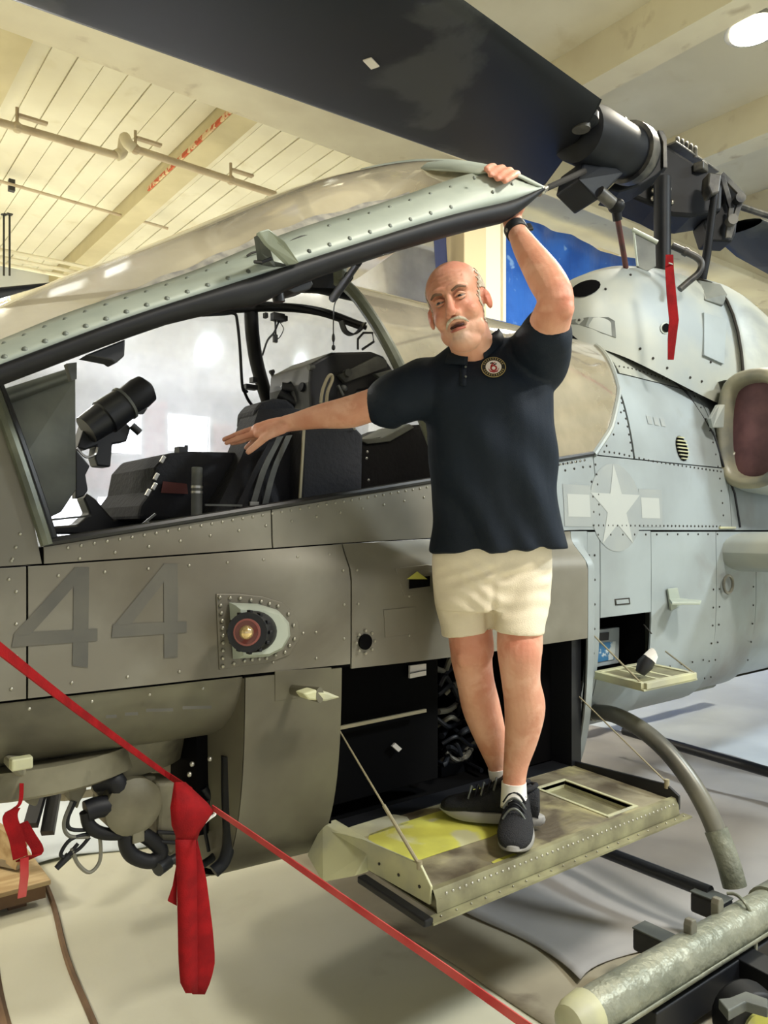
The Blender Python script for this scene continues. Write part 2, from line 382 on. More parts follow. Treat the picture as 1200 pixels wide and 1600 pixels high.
part = MB()
WIN = [(1.62,1.98,1.5,1.86),(2.05,2.42,1.60,1.84),(2.0,2.42,2.22,2.62),(2.66,3.06,2.27,2.6)]  # x0,x1,z0,z1
PW = empty('wall_partition', (2.6,6.6,0)); PW['kind'] = 'structure'
xs = sorted({-.6,4.9}|{a for w in WIN for a in w[:2]}); zs = sorted({0,3.1}|{a for w in WIN for a in w[2:]})
for i in range(len(xs)-1):
    for j in range(len(zs)-1):
        cx, cz = (xs[i]+xs[i+1])/2, (zs[j]+zs[j+1])/2
        if any(w[0] < cx < w[1] and w[2] < cz < w[3] for w in WIN): continue
        (part).bx((xs[i],6.6,zs[j]),(xs[i+1],6.75,zs[j+1]))
part.build('panel', M['wallw'], PW)
for (x0,x1,z0,z1) in WIN:
    q = MB(); q.bx((x0,6.70,z0),(x1,6.72,z1)); q.build('pane', M['daylight'], PW)
    q = MB(); t = .03
    q.bx((x0-t,6.57,z0-t),(x1+t,6.62,z0)); q.bx((x0-t,6.57,z1),(x1+t,6.62,z1+t)); q.bx((x0-t,6.57,z0),(x0,6.62,z1)); q.bx((x1,6.57,z0),(x1+t,6.62,z1)); q.build('window_frame', M['wallw'], PW)
for (x0,x1,z0,z1) in ((1.55,2.45,1.90,2.18),(2.44,2.62,1.95,2.7),(3.1,3.54,2.1,2.6)):
    nr = int((z1-z0)/.075); nc = max(1,int((x1-x0)/.22))
    for r in range(nr):
        for c in range(nc):
            q = MB(); a = x0+c*.22; q.bx((a+.004,6.575,z0+r*.075+.004),(a+.214,6.6,z0+r*.075+.07)); q.build('brick', M['brick'], PW)

# ceiling lamps
LBL = {(6.2,-1.6):'round high bay lamp over the near side of the stub wing',(2.6,-1.2):'round high bay lamp above the photographer',(-1.6,2.2):'round high bay lamp ahead of the helicopter nose',(1.2,9.2):'added unseen fill lamp behind the plastic sheet',(9.0,9.5):'round high bay lamp behind the tail',(-3.0,8.0):'round high bay lamp in the far left corner of the hall',(9.5,5.5):'round high bay lamp over the tail boom',(-2.5,4.2):'round high bay lamp left of the wooden crate'}  # the lamp behind the plastic sheet is added out of view to brighten it
for (x,y,z,p,c) in LAMPS:
    e = empty('high_bay_lamp', (x,y,z+.2), 'round high bay ceiling lamp', 'lamp', 'high bay lamps under the ceiling')
    if (x,y) in LBL: e['label'] = LBL[(x,y)]
    if (x,y) == (5.3,2.65): e['label'] = 'glowing round high bay lamp at the upper right corner, above the rotor'
    q = MB(); q.tube([(x,y,z+.25),(x,y,z+.14),(x,y,z+.03)],.1,24,rs=[.05,.09,.19]); q.build('lamp_shade', M['steel'], e, True)
    q = MB(); q.cyl((x,y,z+.035),(x,y,z+.015),.15,n=24); q.build('lamp_bulb', M['lamp'], e)
    ld = bpy.data.lights.new('lamp_light','AREA'); ld.shape = 'DISK'; ld.size = .9; ld.energy = p; ld.color = c
    lo = bpy.data.objects.new('lamp_light', ld); link(lo, e); lo.location = (0,0,-.24)

# ================================================================ FLOOR COVERINGS
def cloth(name, x0,x1,y0,y1,z,mt,label,cat,amp=.02,edge=.05,nx=60,ny=50,fr=5):
    P = []
    for i in range(nx+1):
        r = []
        for j in range(ny+1):
            u, v = i/nx, j/ny
            x = lerp(x0,x1,u)+edge*(math.sin(v*9)+.5*math.sin(v*23))*(1 if i in (0,) else 1-u)
            y = lerp(y0,y1,v)+edge*(math.sin(u*11+1)+.4*math.sin(u*27))*(1-v)
            h = amp*(.5+.5*math.sin(x*fr+math.sin(y*3)*1.4))*(.5+.5*math.sin(y*fr*.8+x*1.7))+amp*.3*(1+math.sin(x*13+y*7))
            r.append(V((x,y,z+h)))
        P.append(r)
    q = MB(); q.grid(P); o = q.build(name, mt, None, 'all'); s = o.modifiers.new('thick','SOLIDIFY'); s.thickness = .004; s.offset = 0
    return tag(o,label,cat)
cloth('floor_paper', 1.86, 4.6, .9, 4.4, .004, M['canvas2'], 'tan protective floor paper under the open ammunition door', 'floor paper', .004, .02)
cloth('ground_cloth', 2.12, 5.0, 1.60, 4.7, .012, M['canvas'], 'wrinkled grey canvas ground cloth under the skid cross tube', 'ground cloth', .028, .06)
cloth('ground_sheet', 4.98, 13.5, .6, 4.95, .012, M['floor_b'], 'pale bluish plastic ground sheet on the far floor under the tail', 'ground sheet', .012, .03, 90, 70)
cloth('ground_sheet', -.9, 1.75, 3.75, 5.6, .006, M['floor_b'], 'wrinkled white ground sheet behind the nose turret', 'ground sheet', .02, .06)
for (x,w,y0,y1,lb) in ((.57,.055,2.2,3.7,'dark brown cable strip on the floor at the lower left edge'),(.815,.022,1.9,3.6,'second brown cable strip from the left on the floor')):
    q = MB(); P = []
    for i in range(31):
        y = lerp(y0,y1,i/30); xx = x+.008*math.sin(y*6)+.12*(y-3.0)
        P.append([V((xx-w/2,y,.002)),V((xx-w/4,y,.014)),V((xx+w/4,y,.014)),V((xx+w/2,y,.002))])
    q.grid(P); tag(q.build('cable_strip', M['wood_d'], None, True), lb, 'cable strip')

# ================================================================ WOOD AT LOWER LEFT
e = empty('wooden_crate', (.25,2.9,0), 'plywood topped wooden crate at the left edge under the small red strap', 'crate')
def pl(q, pts, h): q.prism([V(p) for p in pts],(0,0,h))
A = W(78,1372,Z=.10); 
q = MB(); q.bx((A.x-1.3,A.y-.02,.08),(A.x,A.y+.5,.10)); q.build('board', M['wood'], e, bevel=.004)
q = MB(); q.bx((A.x-1.3,A.y-.015,.03),(A.x-.02,A.y+.03,.08)); q.build('board', M['wood_d'], e)
q = MB(); q.beam(W(-60,1270,Z=.30),W(34,1338,Z=.17),.03,.12); q.build('board', M['wood'], e)
q = MB(); q.beam(W(-60,1330,Z=.13),W(34,1350,Z=.13),.05,.03); q.build('board', M['steel'], e)
for dx in (-1.2,-.12):
    for dy in (.06,.44):
        q = MB(); q.bx((A.x+dx-.035,A.y+dy-.035,0),(A.x+dx+.035,A.y+dy+.035,.03)); q.build('leg', M['wood_d'], e)
for k,(x,y,lb) in enumerate(((-.35,4.75,'pale timber pallet at left edge seen under the nose'),)):
    e = empty('timber_pallet', (x,y,0), lb, 'pallet')
    for l in range(3):
        for i in range(5):
            q = MB(); q.bx((x-.6,y-.45+i*.2,.12+l*.15),(x+.85,y-.31+i*.2,.145+l*.15)); q.build('plank', M['wood'], e)
        for dx in (-.5,.1,.75):
            q = MB(); q.bx((x+dx-.05,y-.45,.02+l*.15),(x+dx+.05,y+.5,.12+l*.15)); q.build('bearer', M['wood'], e)
e = empty('trestle', (.55,3.7,0), 'dark folding trestle standing behind the nose turret', 'trestle')
for a, c in (((75,1195),(48,1290)),((92,1200),(74,1302))):
    q = MB(); q.beam(W(*a,Y=3.5),W(*c,Y=3.3),.05,.035); q.build('leg', M['blackm'], e)
for y in (1238,1222):
    q = MB(); q.beam(W(95,y+8,Y=3.5),W(175,y-4,Y=3.9),.04,.03); q.build('rail', M['khaki'], e)

# ================================================================ HELICOPTER: hull maths
T_W = [(-.9,.05),(-.6,.2),(-.2,.34),(.3,.425),(.8,.46),(1.4,.47),(2.0,.47),(2.6,.46),(3.4,.44),(4.5,.44),(5.5,.40),(7,.28),(9,.15)]
T_T = [(-.9,1.38),(-.5,1.6),(0,2.0),(.4,2.22),(1.0,2.4),(1.6,2.5),(3.2,2.5),(3.9,2.42),(5,2.3),(6,2.1),(9,1.9)]
def ip(t, x): return float(np.interp(x,[a for a,_ in t],[b_ for _,b_ in t]))
ZM = 1.35
def thz(X, Z, zb):
    if Z >= ZM: t = min(1,(Z-ZM)/(ip(T_T,X)-ZM)); p = 2.4; s = 1
    else: t = min(1,(ZM-Z)/(ZM-zb)); p = 3.6; s = -1
    return s*math.asin(min(1,t**(p/2)))
def hp(X, th, zb, off=0):
    w = ip(T_W,X)
    if th >= 0: p = 2.4; h = ip(T_T,X)-ZM; s = 1
    else: p = 3.6; h = ZM-zb; s = -1
    c, n = abs(math.cos(th))**(2/p), abs(math.sin(th))**(2/p)
    Z = ZM+s*h*n; Y = w*c
    k = .085*sm(X,.7,1.9)*(1-sm(X,2.60,2.655))*(1-sm(Z,1.40,1.53))
    Y += k*(1 if c > .6 else c/.6)
    # outward offset, roughly normal
    ny, nz = c**.5, s*n**2
    l = math.hypot(ny,nz) or 1
    return V((X, 2.5-Y-off*ny/l, Z+off*nz/l))
def hXZ(X, Z, off=0, zb=.6): return hp(X, thz(X,Z,zb), zb, off)
def sill(X): return 1.52+.163*(X-.507)
def L1(X): return float(np.interp(X,[-.9,.41,1.4,2.6,9],[1.40,1.46,1.51,1.553,1.553]))
def gR(Z): return float(np.interp(Z,[1.88,2.0,2.2,2.5],[2.75,2.90,3.05,3.12]))
def gL(Z): return float(np.interp(Z,[1.7,1.9,2.12,2.34,2.5],[1.87,1.79,1.70,1.62,1.58]))
def patch(name, F, nx, nz, mt, parent, zb=.6, off=0, mirror=False, skirt=.008, gap=.0025, smooth='all'):
    """F(u,v)->(X,Z); vertical interpolation runs along the section curve"""
    P = []
    for i in range(nx+1):
        u = i/nx; X0, Z0 = F(u,0); X1, Z1 = F(u,1); a, c = thz(X0,Z0,zb), thz(X1,Z1,zb)
        g = gap/max(.01,abs(Z1-Z0)); r = []
        for j in range(nz+1):
            v = j/nz; vv = lerp(g,1-g,v) if skirt else v
            th = lerp(a,c,vv); X = lerp(X0,X1,vv)
            Xa, Xb = F(0,0)[0], F(1,0)[0]; s = gap*(1-2*u) if skirt else 0
            r.append(hp(X+s, th, zb, off))
        P.append(r)
    if skirt:
        cen = V((0,1,0))*skirt
        P = [[P[i][0]+cen]+P[i]+[P[i][-1]+cen] for i in range(nx+1)]
        P = [[p+cen for p in P[0]]]+P+[[p+cen for p in P[-1]]]
    if mirror: P = [[V((p.x,5-p.y,p.z)) for p in r] for r in P]
    q = MB(); q.grid(P); return q.build(name, mt, parent, 45)
def rectF(x0,x1,zl,zt):
    fl = zl if callable(zl) else (lambda x: zl); ft = zt if callable(zt) else (lambda x: zt)
    return lambda u,v: (lerp(x0,x1,u), lerp(fl(lerp(x0,x1,u)),ft(lerp(x0,x1,u)),v))
def rivets(lines, name, mt, parent, r=.0045, off=.001, zb=.6):
    q = MB()
    for (pts, step) in lines:
        for i in range(len(pts)-1):
            a, c = np.array(pts[i],float), np.array(pts[i+1],float); n = max(1,int(np.linalg.norm(c-a)/step))
            for k in range(n):
                X, Z = a+(c-a)*(k+.5)/n; q.ell(hXZ(X,Z,off,zb),(r,r*.6,r),nu=6,nv=4)
    o = q.build(name, mt, parent, 'all', fix=False); o['kind'] = 'stuff'; return o
def decal(polys, name, mt, parent, off=.0022, cuts=3):
    bmx = bmesh.new()
    for poly in polys:
        vs = [bmx.verts.new((x,0,z)) for x,z in poly]; bmx.faces.new(vs)
    bmesh.ops.triangulate(bmx, faces=bmx.faces)
    bmesh.ops.subdivide_edges(bmx, edges=bmx.edges, cuts=cuts, use_grid_fill=True)
    bmx.verts.index_update()
    q = MB(); vs = [hXZ(v.co.x, v.co.z, off) for v in bmx.verts]
    q.add(vs,[tuple(v.index for v in f.verts) for f in bmx.faces]); bmx.free()
    return q.build(name, mt, parent)

HELI = empty('attack_helicopter', (2.5,2.5,.4), 'grey attack helicopter with its canopy raised and side doors hanging open', 'helicopter')
FUS = bpy.data.objects.new('fuselage', None); link(FUS, HELI)
H, HA, HD = M['hull'], M['hull_aft_lit'], M['hull_dark']
# dark liner behind the skin joints
for (F,zb,nx,nz) in ((rectF(-.85,1.37,1.13,L1),.6,30,6),(rectF(.5,2.75,L1,lambda x: sill(x)-.01),.6,30,3),(rectF(-.85,1.05,.9,1.14),.9,20,10),
                     (rectF(1.05,1.37,.44,1.14),.44,6,12),(rectF(1.37,2.54,1.12,1.5),.6,20,10),
                     (rectF(3.16,8.0,.74,1.56),.74,20,12),(rectF(2.75,8,1.5,1.9),.6,20,6),(rectF(3.06,8,1.88,2.6),.6,20,8)):
    patch('inner_skin', F, nx, nz, M['void'], FUS, zb=zb, off=-.009, skirt=0)
# outer skin panels, near side
P_ = lambda F,m,zb=.6,nx=14,nz=8,off=0: patch('panel', F, nx, nz, m, FUS, zb=zb, off=off)
P_(lambda u,v: (lerp(-.3,lerp(.507,.38,v),u), lerp(L1(lerp(-.3,.5,u)),lerp(1.75,1.99,u),v)),H)
for a,c in ((.507,1.15),(1.15,1.86),(1.86,2.75)): P_(rectF(a,c,L1,lambda x: sill(x)-.004), H if a < 1.8 else HA)
P_(rectF(-.85,.47,1.13,L1),H); P_(rectF(.47,1.40,1.13,L1),H,nx=20); P_(rectF(1.40,2.56,1.115,L1),H,nx=20,nz=12)
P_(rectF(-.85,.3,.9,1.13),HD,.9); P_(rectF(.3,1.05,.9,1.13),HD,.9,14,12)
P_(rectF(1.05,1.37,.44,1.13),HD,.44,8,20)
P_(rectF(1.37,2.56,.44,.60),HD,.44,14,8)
patch('panel', rectF(2.56,2.67,.4,1.35), 16, 30, M['hull_aft_lit'], FUS, zb=.4, gap=0)
patch('panel', rectF(2.56,2.67,1.35,1.55), 16, 16, M['hull_aft_lit'], FUS, zb=.4, gap=0)
for a,c,z0,z1 in ((2.67,2.76,.62,1.553),(2.76,3.155,1.175,1.553),(2.76,3.155,.62,.925),(3.155,3.74,.64,1.553),(3.74,4.15,.67,1.553),(4.15,5.5,.70,1.553),(5.5,8.6,.72,1.553)):
    P_(rectF(a,c,z0,z1),HA,max(.62,z0) if z0 < .8 else .62,10,14)
P_(rectF(2.75,3.9,1.553,1.88),HA); P_(rectF(3.9,5.5,1.553,1.9),HA); P_(rectF(5.5,8.6,1.553,1.9),HA)
P_(lambda u,v: (lerp(gR(lerp(1.88,2.2,v))+.035,3.06,u), lerp(1.88,2.2,v)),HA)
P_(lambda u,v: (lerp(3.07,3.86,u), lerp(1.88,2.3,v)),HA)
P_(lambda u,v: (lerp(3.13,3.86,u), lerp(2.3,ip(T_T,lerp(3.13,3.86,u)),v)),M['cowl'])
P_(lambda u,v: (lerp(3.87,5.5,u), lerp(1.9,ip(T_T,lerp(3.87,5.5,u)),v)),HA); P_(lambda u,v: (lerp(5.5,8.6,u), lerp(1.9,ip(T_T,lerp(5.5,8.6,u)),v)),HA)
# far side in one skin
FS = []
for (F,zb) in ((rectF(-.85,1.05,.9,1.47),.9),(rectF(1.05,2.62,.4,1.47),.4),(rectF(2.62,8.6,.62,1.55),.62),(lambda u,v: (lerp(3.1,8.6,u), lerp(1.55,ip(T_T,lerp(3.1,8.6,u)),v)),.62)):
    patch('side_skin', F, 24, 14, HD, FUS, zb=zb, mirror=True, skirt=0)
# front face of the ammunition bay fairing, curving to the centre line
Pf = []
for i in range(13):
    a = i/12*math.pi/2; r = []
    for j in range(13):
        z = lerp(.44,1.12,j/12); e0 = hXZ(1.05,z,0,.44); y = e0.y+ (2.5-e0.y)*math.sin(a)
        r.append(V((1.05-.09*(math.cos(math.pi/2-a)), y, z)))
    Pf.append(r)
q = MB(); q.grid(Pf); q.grid([[V((p.x,5-p.y,p.z)) for p in r] for r in Pf]); q.build('front_bulkhead', HD, FUS, 'all')
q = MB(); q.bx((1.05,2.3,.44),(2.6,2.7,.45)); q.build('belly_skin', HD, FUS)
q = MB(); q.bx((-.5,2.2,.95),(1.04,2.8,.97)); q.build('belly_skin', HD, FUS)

# cockpit tub and ammunition bay interior, aft bay interior
def openbox(a, c, skip, mt, name, parent):
    x0,y0,z0 = a; x1,y1,z1 = c; t = .006; q = MB()
    if 'x0' not in skip: q.bx((x0-t,y0,z0),(x0,y1,z1))
    if 'x1' not in skip: q.bx((x1,y0,z0),(x1+t,y1,z1))
    if 'y0' not in skip: q.bx((x0,y0-t,z0),(x1,y0,z1))
    if 'y1' not in skip: q.bx((x0,y1,z0),(x1,y1+t,z1))
    if 'z0' not in skip: q.bx((x0,y0,z0-t),(x1,y1,z0))
    if 'z1' not in skip: q.bx((x0,y0,z1),(x1,y1,z1+t))
    return q.build(name, mt, parent)
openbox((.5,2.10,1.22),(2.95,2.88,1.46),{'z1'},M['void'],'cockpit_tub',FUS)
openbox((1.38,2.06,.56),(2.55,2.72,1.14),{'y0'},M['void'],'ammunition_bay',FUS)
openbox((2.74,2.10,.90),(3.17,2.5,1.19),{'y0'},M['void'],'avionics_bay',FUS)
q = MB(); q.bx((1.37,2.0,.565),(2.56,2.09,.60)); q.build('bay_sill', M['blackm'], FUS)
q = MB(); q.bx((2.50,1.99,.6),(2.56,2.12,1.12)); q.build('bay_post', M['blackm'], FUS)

# seams rivets
rv = []
rv += [([(x,sill(x)-.022) for x in np.linspace(.55,2.7,12)],.03),([(x,sill(x)-.055) for x in np.linspace(.55,1.8,8)],.085)]
rv += [([(x,L1(x)-.03) for x in np.linspace(-.2,1.4,8)],.11),([(x,L1(x)+.02) for x in np.linspace(.0,.5,3)],.09)]
rv += [([(1.375,1.16),(1.375,1.48)],.085),([(1.425,1.16),(1.425,1.48)],.085),([(-.2,1.16),(1.35,1.16)],.13),([(-.2,1.105),(1.0,1.105)],.14),
       ([(.36,1.56),(.34,1.9)],.045),([(.28,1.56),(.26,1.9)],.06),([(.43,1.46),(.46,1.56)],.03),([(.445,1.2),(.445,1.44)],.07),([(1.62,1.14),(1.62,1.4)],.1)]
rv += [([(1.02,1.18),(1.02,1.20)],.02),([(1.17,1.24),(1.30,1.24)],.035)]
rivets(rv,'rivets',M['rivet'],FUS)
rv = [([(2.7,1.575),(3.8,1.575)],.034),([(2.7,1.535),(3.8,1.535)],.085),([(2.76,1.60),(2.76,1.86)],.04),([(2.72,1.60),(2.72,1.86)],.06),([(2.68,.66),(2.68,1.5)],.1),([(2.72,.66),(2.72,1.5)],.1),
      ([(2.78,1.90),(2.93,1.90),(3.2,1.88),(3.86,1.86)],.035),([(3.05,1.9),(3.05,2.2),(3.1,2.4)],.035),
      ([(gR(z)+.02,z) for z in np.linspace(1.9,2.2,6)],.03),([(gR(z)+.05,z) for z in np.linspace(1.9,2.18,6)],.045),
      ([(3.1,2.34),(3.3,2.35),(3.84,2.33)],.035),([(3.82,1.6),(3.82,2.3)],.06),([(1.9,sill(1.9)-.022),(2.7,sill(2.7)-.022)],.03),([(1.9,sill(1.9)-.05),(2.7,sill(2.7)-.05)],.06),
      ([(3.71,.75),(3.71,1.3)],.09),([(3.77,.75),(3.77,1.3)],.09),([(3.2,.90),(3.7,.90)],.09),([(4.12,.8),(4.12,1.3)],.1)]
rivets(rv,'rivets',M['rivet_dark'],FUS,r=.0055)

# markings: 44 on the nose
def quad4(pts, Y=None):
    o = []
    for px, py in pts:
        # ray against the hull side, iterated
        y = 2.03
        for _ in range(8): w = W(px,py,Y=y); y = hXZ(w.x,w.z).y
        o.append((w.x,w.z))
    return o
four1 = [quad4([(139,886),(115,886),(113,1040),(137,1043)]), quad4([(152,982),(152,1001),(18,1011),(22,989)]), quad4([(117,886),(139,889),(47,992),(20,992)])]
four2 = [quad4([(277,881),(255,880),(256,1028),(277,1027)]), quad4([(291,971),(291,988),(174,996),(176,975)]), quad4([(256,881),(275,883),(204,976),(178,976)])]
for fr in (four1, four2):
    for i,p in enumerate(fr): decal([p],'marking_stroke',M['decal'],FUS,off=.0022+.0004*i)
def disc(cx,cz,r,n=28): return [(cx+r*math.cos(2*math.pi*k/n),cz+r*math.sin(2*math.pi*k/n)) for k in range(n)]
C = quad4([(963,793)])[0]; R0 = .195
decal([disc(C[0],C[1],R0)],'roundel_disc',M['decal2'],FUS,.0018)
for s_ in (-1,1): decal([[(C[0]+s_*.37,C[1]-.085),(C[0]+s_*R0*.93,C[1]-.085),(C[0]+s_*R0*.93,C[1]+.09),(C[0]+s_*.37,C[1]+.09)]],'roundel_bar',M['decal2'],FUS,.0018)
for s_ in (-1,1): decal([[(C[0]+s_*.345,C[1]-.045),(C[0]+s_*R0,C[1]-.045),(C[0]+s_*R0,C[1]+.05),(C[0]+s_*.345,C[1]+.05)]],'roundel_stripe',M['decal3'],FUS,.0026)
st = [(C[0]+(R0 if k % 2 == 0 else R0*.382)*math.sin(math.pi*k/5), C[1]+(R0 if k % 2 == 0 else R0*.382)*math.cos(math.pi*k/5)) for k in range(10)]
decal([[C,st[k],st[(k+1) % 10]] for k in range(10)],'roundel_star',M['decal3'],FUS,.003,cuts=1)
# small stencil bars on the nose (unreadable wording)
for a,c,y in ((165,182,972),(195,215,968),(228,270,962),(285,330,958)):
    decal([quad4([(a,1117+(972-y)*-1+ (0)),(c,1116-(972-y)),(c,1121-(972-y)),(a,1122-(972-y))])],'stencil_mark',M['decal'],FUS)
for x0 in (3.23,3.29,3.35): decal([[(x0,2.06),(x0+.04,2.06),(x0+.04,2.10),(x0,2.10)]],'stencil_mark',M['decal2'],FUS)

# pilot's fixed glass, far glass, bow frame, sill rail and posts
def Fg(u,v):
    z0 = sill(lerp(1.87,2.75,u)); z = lerp(z0,2.5,v); return (lerp(gL(z),gR(z),u), z)
def glasspatch(name, gl, gr, zb_, zt, mt, mirror=False, nx=26, nz=18):
    P = []
    for i in range(nx+1):
        u = i/nx; r = []; z0 = zb_(u)
        for j in range(nz+1):
            th = lerp(thz(2.0,z0,.6),math.pi/2,j/nz); z = ZM+(2.5-ZM)*math.sin(th)**(2/2.4)
            X = lerp(gl(z),gr(z),u); z2 = min(z,99)
            p = hp(X, thz(X,min(z,ip(T_T,X)),.6), .6, .004); 
            if mirror: p = V((p.x,5-p.y,p.z))
            r.append(p)
        P.append(r)
    q = MB(); q.grid(P); return q.build(name, mt, HELI, 'all')
glasspatch('pilot_window', gL, gR, lambda u: sill(lerp(1.87,2.75,u)), 2.5, M['glass_p'])
glasspatch('far_window', lambda z: .42, gR, lambda u: 1.49, 2.5, M['glass_f'], True)
q = MB(); q.tube([hXZ(gL(z),z,.012) for z in np.linspace(1.72,2.499,24)],.024,8,rs=[.022]*24); q.build('bow_frame', M['frame'], HELI, True)
q = MB(); q.tube([hXZ(gR(z),z,.004) for z in np.linspace(1.88,2.499,20)],.014,8); q.build('window_trim', M['cowl'], HELI, True)
q = MB(); q.tube([hXZ(x,sill(x),.002) for x in np.linspace(.507,2.75,30)],.011,8); q.build('sill_seal', M['blackm'], HELI, True)
q = MB(); q.tube([hXZ(lerp(.515,.38,t),lerp(1.515,2.0,t),.006) for t in np.linspace(0,1,14)],.016,8); q.build('windshield_post', M['frame'], HELI, True)
q = MB(); q.tube([hXZ(lerp(.535,.40,t),lerp(1.52,2.0,t),-.006) for t in np.linspace(0,1,14)],.013,8); q.build('post_seal', M['blackm'], HELI, True)
q = MB(); q.tube([(0,2.48,1.99),(.4,2.48,2.21),(1.0,2.48,2.39),(1.6,2.48,2.49),(3.1,2.5,2.5)],.03,10); q.build('roof_rail', M['blackm'], HELI, True)
q = MB(); q.tube([V((x,5-hXZ(x,1.47).y,1.475)) for x in np.linspace(.4,3.0,16)],.02,8); q.build('far_sill', M['blackm'], HELI, True)
# ================================================================ CANOPY DOOR (raised)
DOOR = bpy.data.objects.new('canopy_door', None); link(DOOR, HELI)
def cv(tbl, x): return float(np.interp(x,[a for a,_ in tbl],[b_ for _,b_ in tbl]))
tE = [(-140,636),(0,586),(100,548),(200,510),(300,479),(400,447),(500,415),(600,383),(700,352),(800,322),(842,303)]   # top of the black edge
tE = [(a,b_-14 if a < 790 else b_-6) for a,b_ in tE]
tB = [(-140,590),(0,537),(100,494),(200,462),(300,430),(400,386),(470,358),(540,338),(600,319),(670,296),(740,268),(790,272),(842,299)]
tS = [(-140,556),(0,480),(65,447),(130,421),(200,395),(300,352),(420,306),(500,281),(560,268),(600,258),(665,249),(730,258),(760,263),(800,277),(842,299)]
YE, YB, YS = 1.50, 1.56, 1.86
def yb(px): return lerp(YB, YE+.01, sm(px,700,842))
def ys(px): return lerp(YS, YE+.02, sm(px,640,842))
def pf(t, w):
    X_ = [a for a,_ in t]; Y_ = [b_ for _,b_ in t]; o = []
    for x in np.linspace(-140,842,90):
        h = min(w, (842-x)*.55, (x+140)*.9); k = np.linspace(-h,h,31); g = np.exp(-2*(np.linspace(-1,1,31))**2)
        o.append((x, float((np.interp(x+k,X_,Y_)*g).sum()/g.sum())))
    return o
tE = pf(tE,130); tS = pf(tS,90)
tB = pf(tB,80)
def dE(px): return W(px,cv(tE,px),Y=YE)
def dB(px): return W(px,cv(tB,px),Y=yb(px))
def dS(px): return W(px,cv(tS,px),Y=ys(px))
def dH(px):  # hinge line on the roof
    t = sm(px,-140,760)
    x = lerp(-.05,1.72,(px+140)/900); return V((x,2.36,ip(T_T,x)-.05))
cols = np.linspace(-140,836,70); tSr = tS; tS = [(a,b_+cv([(-140,0),(300,4),(560,3),(740,1),(842,0)],a)) for a,b_ in tS]
P = []
for px in np.linspace(-140,842,70):
    a, c = dE(px), dB(px); r = []
    for j in range(5):
        r.append(lerp(a,c,j/4)+V((0,-.012*math.sin(j/4*math.pi),0)))
    P.append(r)
q = MB(); q.grid(P); o = q.build('door_rail', M['rail'], DOOR, 'all'); s = o.modifiers.new('thick','SOLIDIFY'); s.thickness = .012; s.offset = 0
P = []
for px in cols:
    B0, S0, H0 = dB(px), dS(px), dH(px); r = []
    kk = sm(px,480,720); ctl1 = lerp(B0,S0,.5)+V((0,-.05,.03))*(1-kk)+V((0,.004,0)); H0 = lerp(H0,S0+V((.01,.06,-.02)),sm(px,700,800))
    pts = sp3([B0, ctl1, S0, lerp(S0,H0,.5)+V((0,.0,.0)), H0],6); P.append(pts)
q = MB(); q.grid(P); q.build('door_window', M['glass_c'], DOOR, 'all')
# riveted strip round the rear end of the window and the rear arch back to the hinge
P = []
for px in np.linspace(560,842,34):
    S0 = dS(px); k = lerp(.0,1,sm(px,560,736)); B0 = dB(px)
    dn = W(px,cv(tS,px)+lerp(3,13,sm(px,560,690)),Y=lerp(ys(px)-.03,yb(px),sm(px,600,760)))
    if px > 736: dn = B0
    P.append([dn+V((0,-.022,0)), lerp(dn,S0,.5)+V((0,-.026,.004)), S0+V((0,-.014,.010)), S0+V((.01,.03,.010))])
q = MB(); q.grid(P); o = q.build('rear_strip', M['rail'], DOOR, 'all'); s = o.modifiers.new('thick','SOLIDIFY'); s.thickness = .006
arch = sp3([dS(842)+V((0,.02,-.01)), dS(800)+V((.05,.25,.0)), V((1.9,2.05,2.62)), dH(760)],8)
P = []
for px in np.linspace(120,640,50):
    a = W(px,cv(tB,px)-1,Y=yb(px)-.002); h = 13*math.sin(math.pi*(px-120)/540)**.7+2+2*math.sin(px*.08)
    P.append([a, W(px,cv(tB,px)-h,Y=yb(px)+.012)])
q = MB(); q.grid(P); q.build('reflection_streak', mat('reflection_grey',(138,136,132),.4,c2=(176,172,160),scale=30,thr=(.4,.6)), DOOR, 'all')  # grey reflection along the foot of the glass, painted as a strip
# black edge seal, deepening over the latch gear
P = []
tTh = [(-140,36),(0,32),(150,31),(260,30),(360,38),(400,46),(450,36),(500,32),(600,30),(700,31),(785,30),(815,20),(845,5)]
for px in np.linspace(-140,844,80):
    a = W(px,cv(tE,px)-2,Y=YE-.006); c = W(px,cv(tE,px)+cv(tTh,px),Y=YE+.012); m_ = lerp(a,c,.5)
    n_ = 10; r = []
    for k in range(n_):
        th = 2*math.pi*k/n_; r.append(m_+(a-c)*.5*math.cos(th)+V((0,.022,0))*math.sin(th))
    P.append(r+[r[0]])
q = MB(); q.grid(P); q.build('edge_seal', M['black'], DOOR, 'all')
q = MB()
for px in list(np.linspace(-120,700,27)):
    e0, b0 = dE(px), dB(px)
    for t in (.22,.78 if px < 380 or px > 500 else .22):
        p = lerp(e0,b0,t)+V((-.001,-.012,0)); q.ell(p,(.007,.004,.007),nu=7,nv=4)
for px, py in ((720,343),(740,330),(757,325),(770,300),(741,278),(724,268),(800,288),(690,255),(660,252),(700,263),(789,318)):
    q.ell(W(px,py+(4 if py < 270 else 0),Y=(ys(px)-.012 if py < 270 else 1.497)),(.0055,.0035,.0055),nu=7,nv=4)
o = q.build('rivets', M['rivet_grey'], DOOR, 'all', fix=False); o['kind'] = 'stuff'
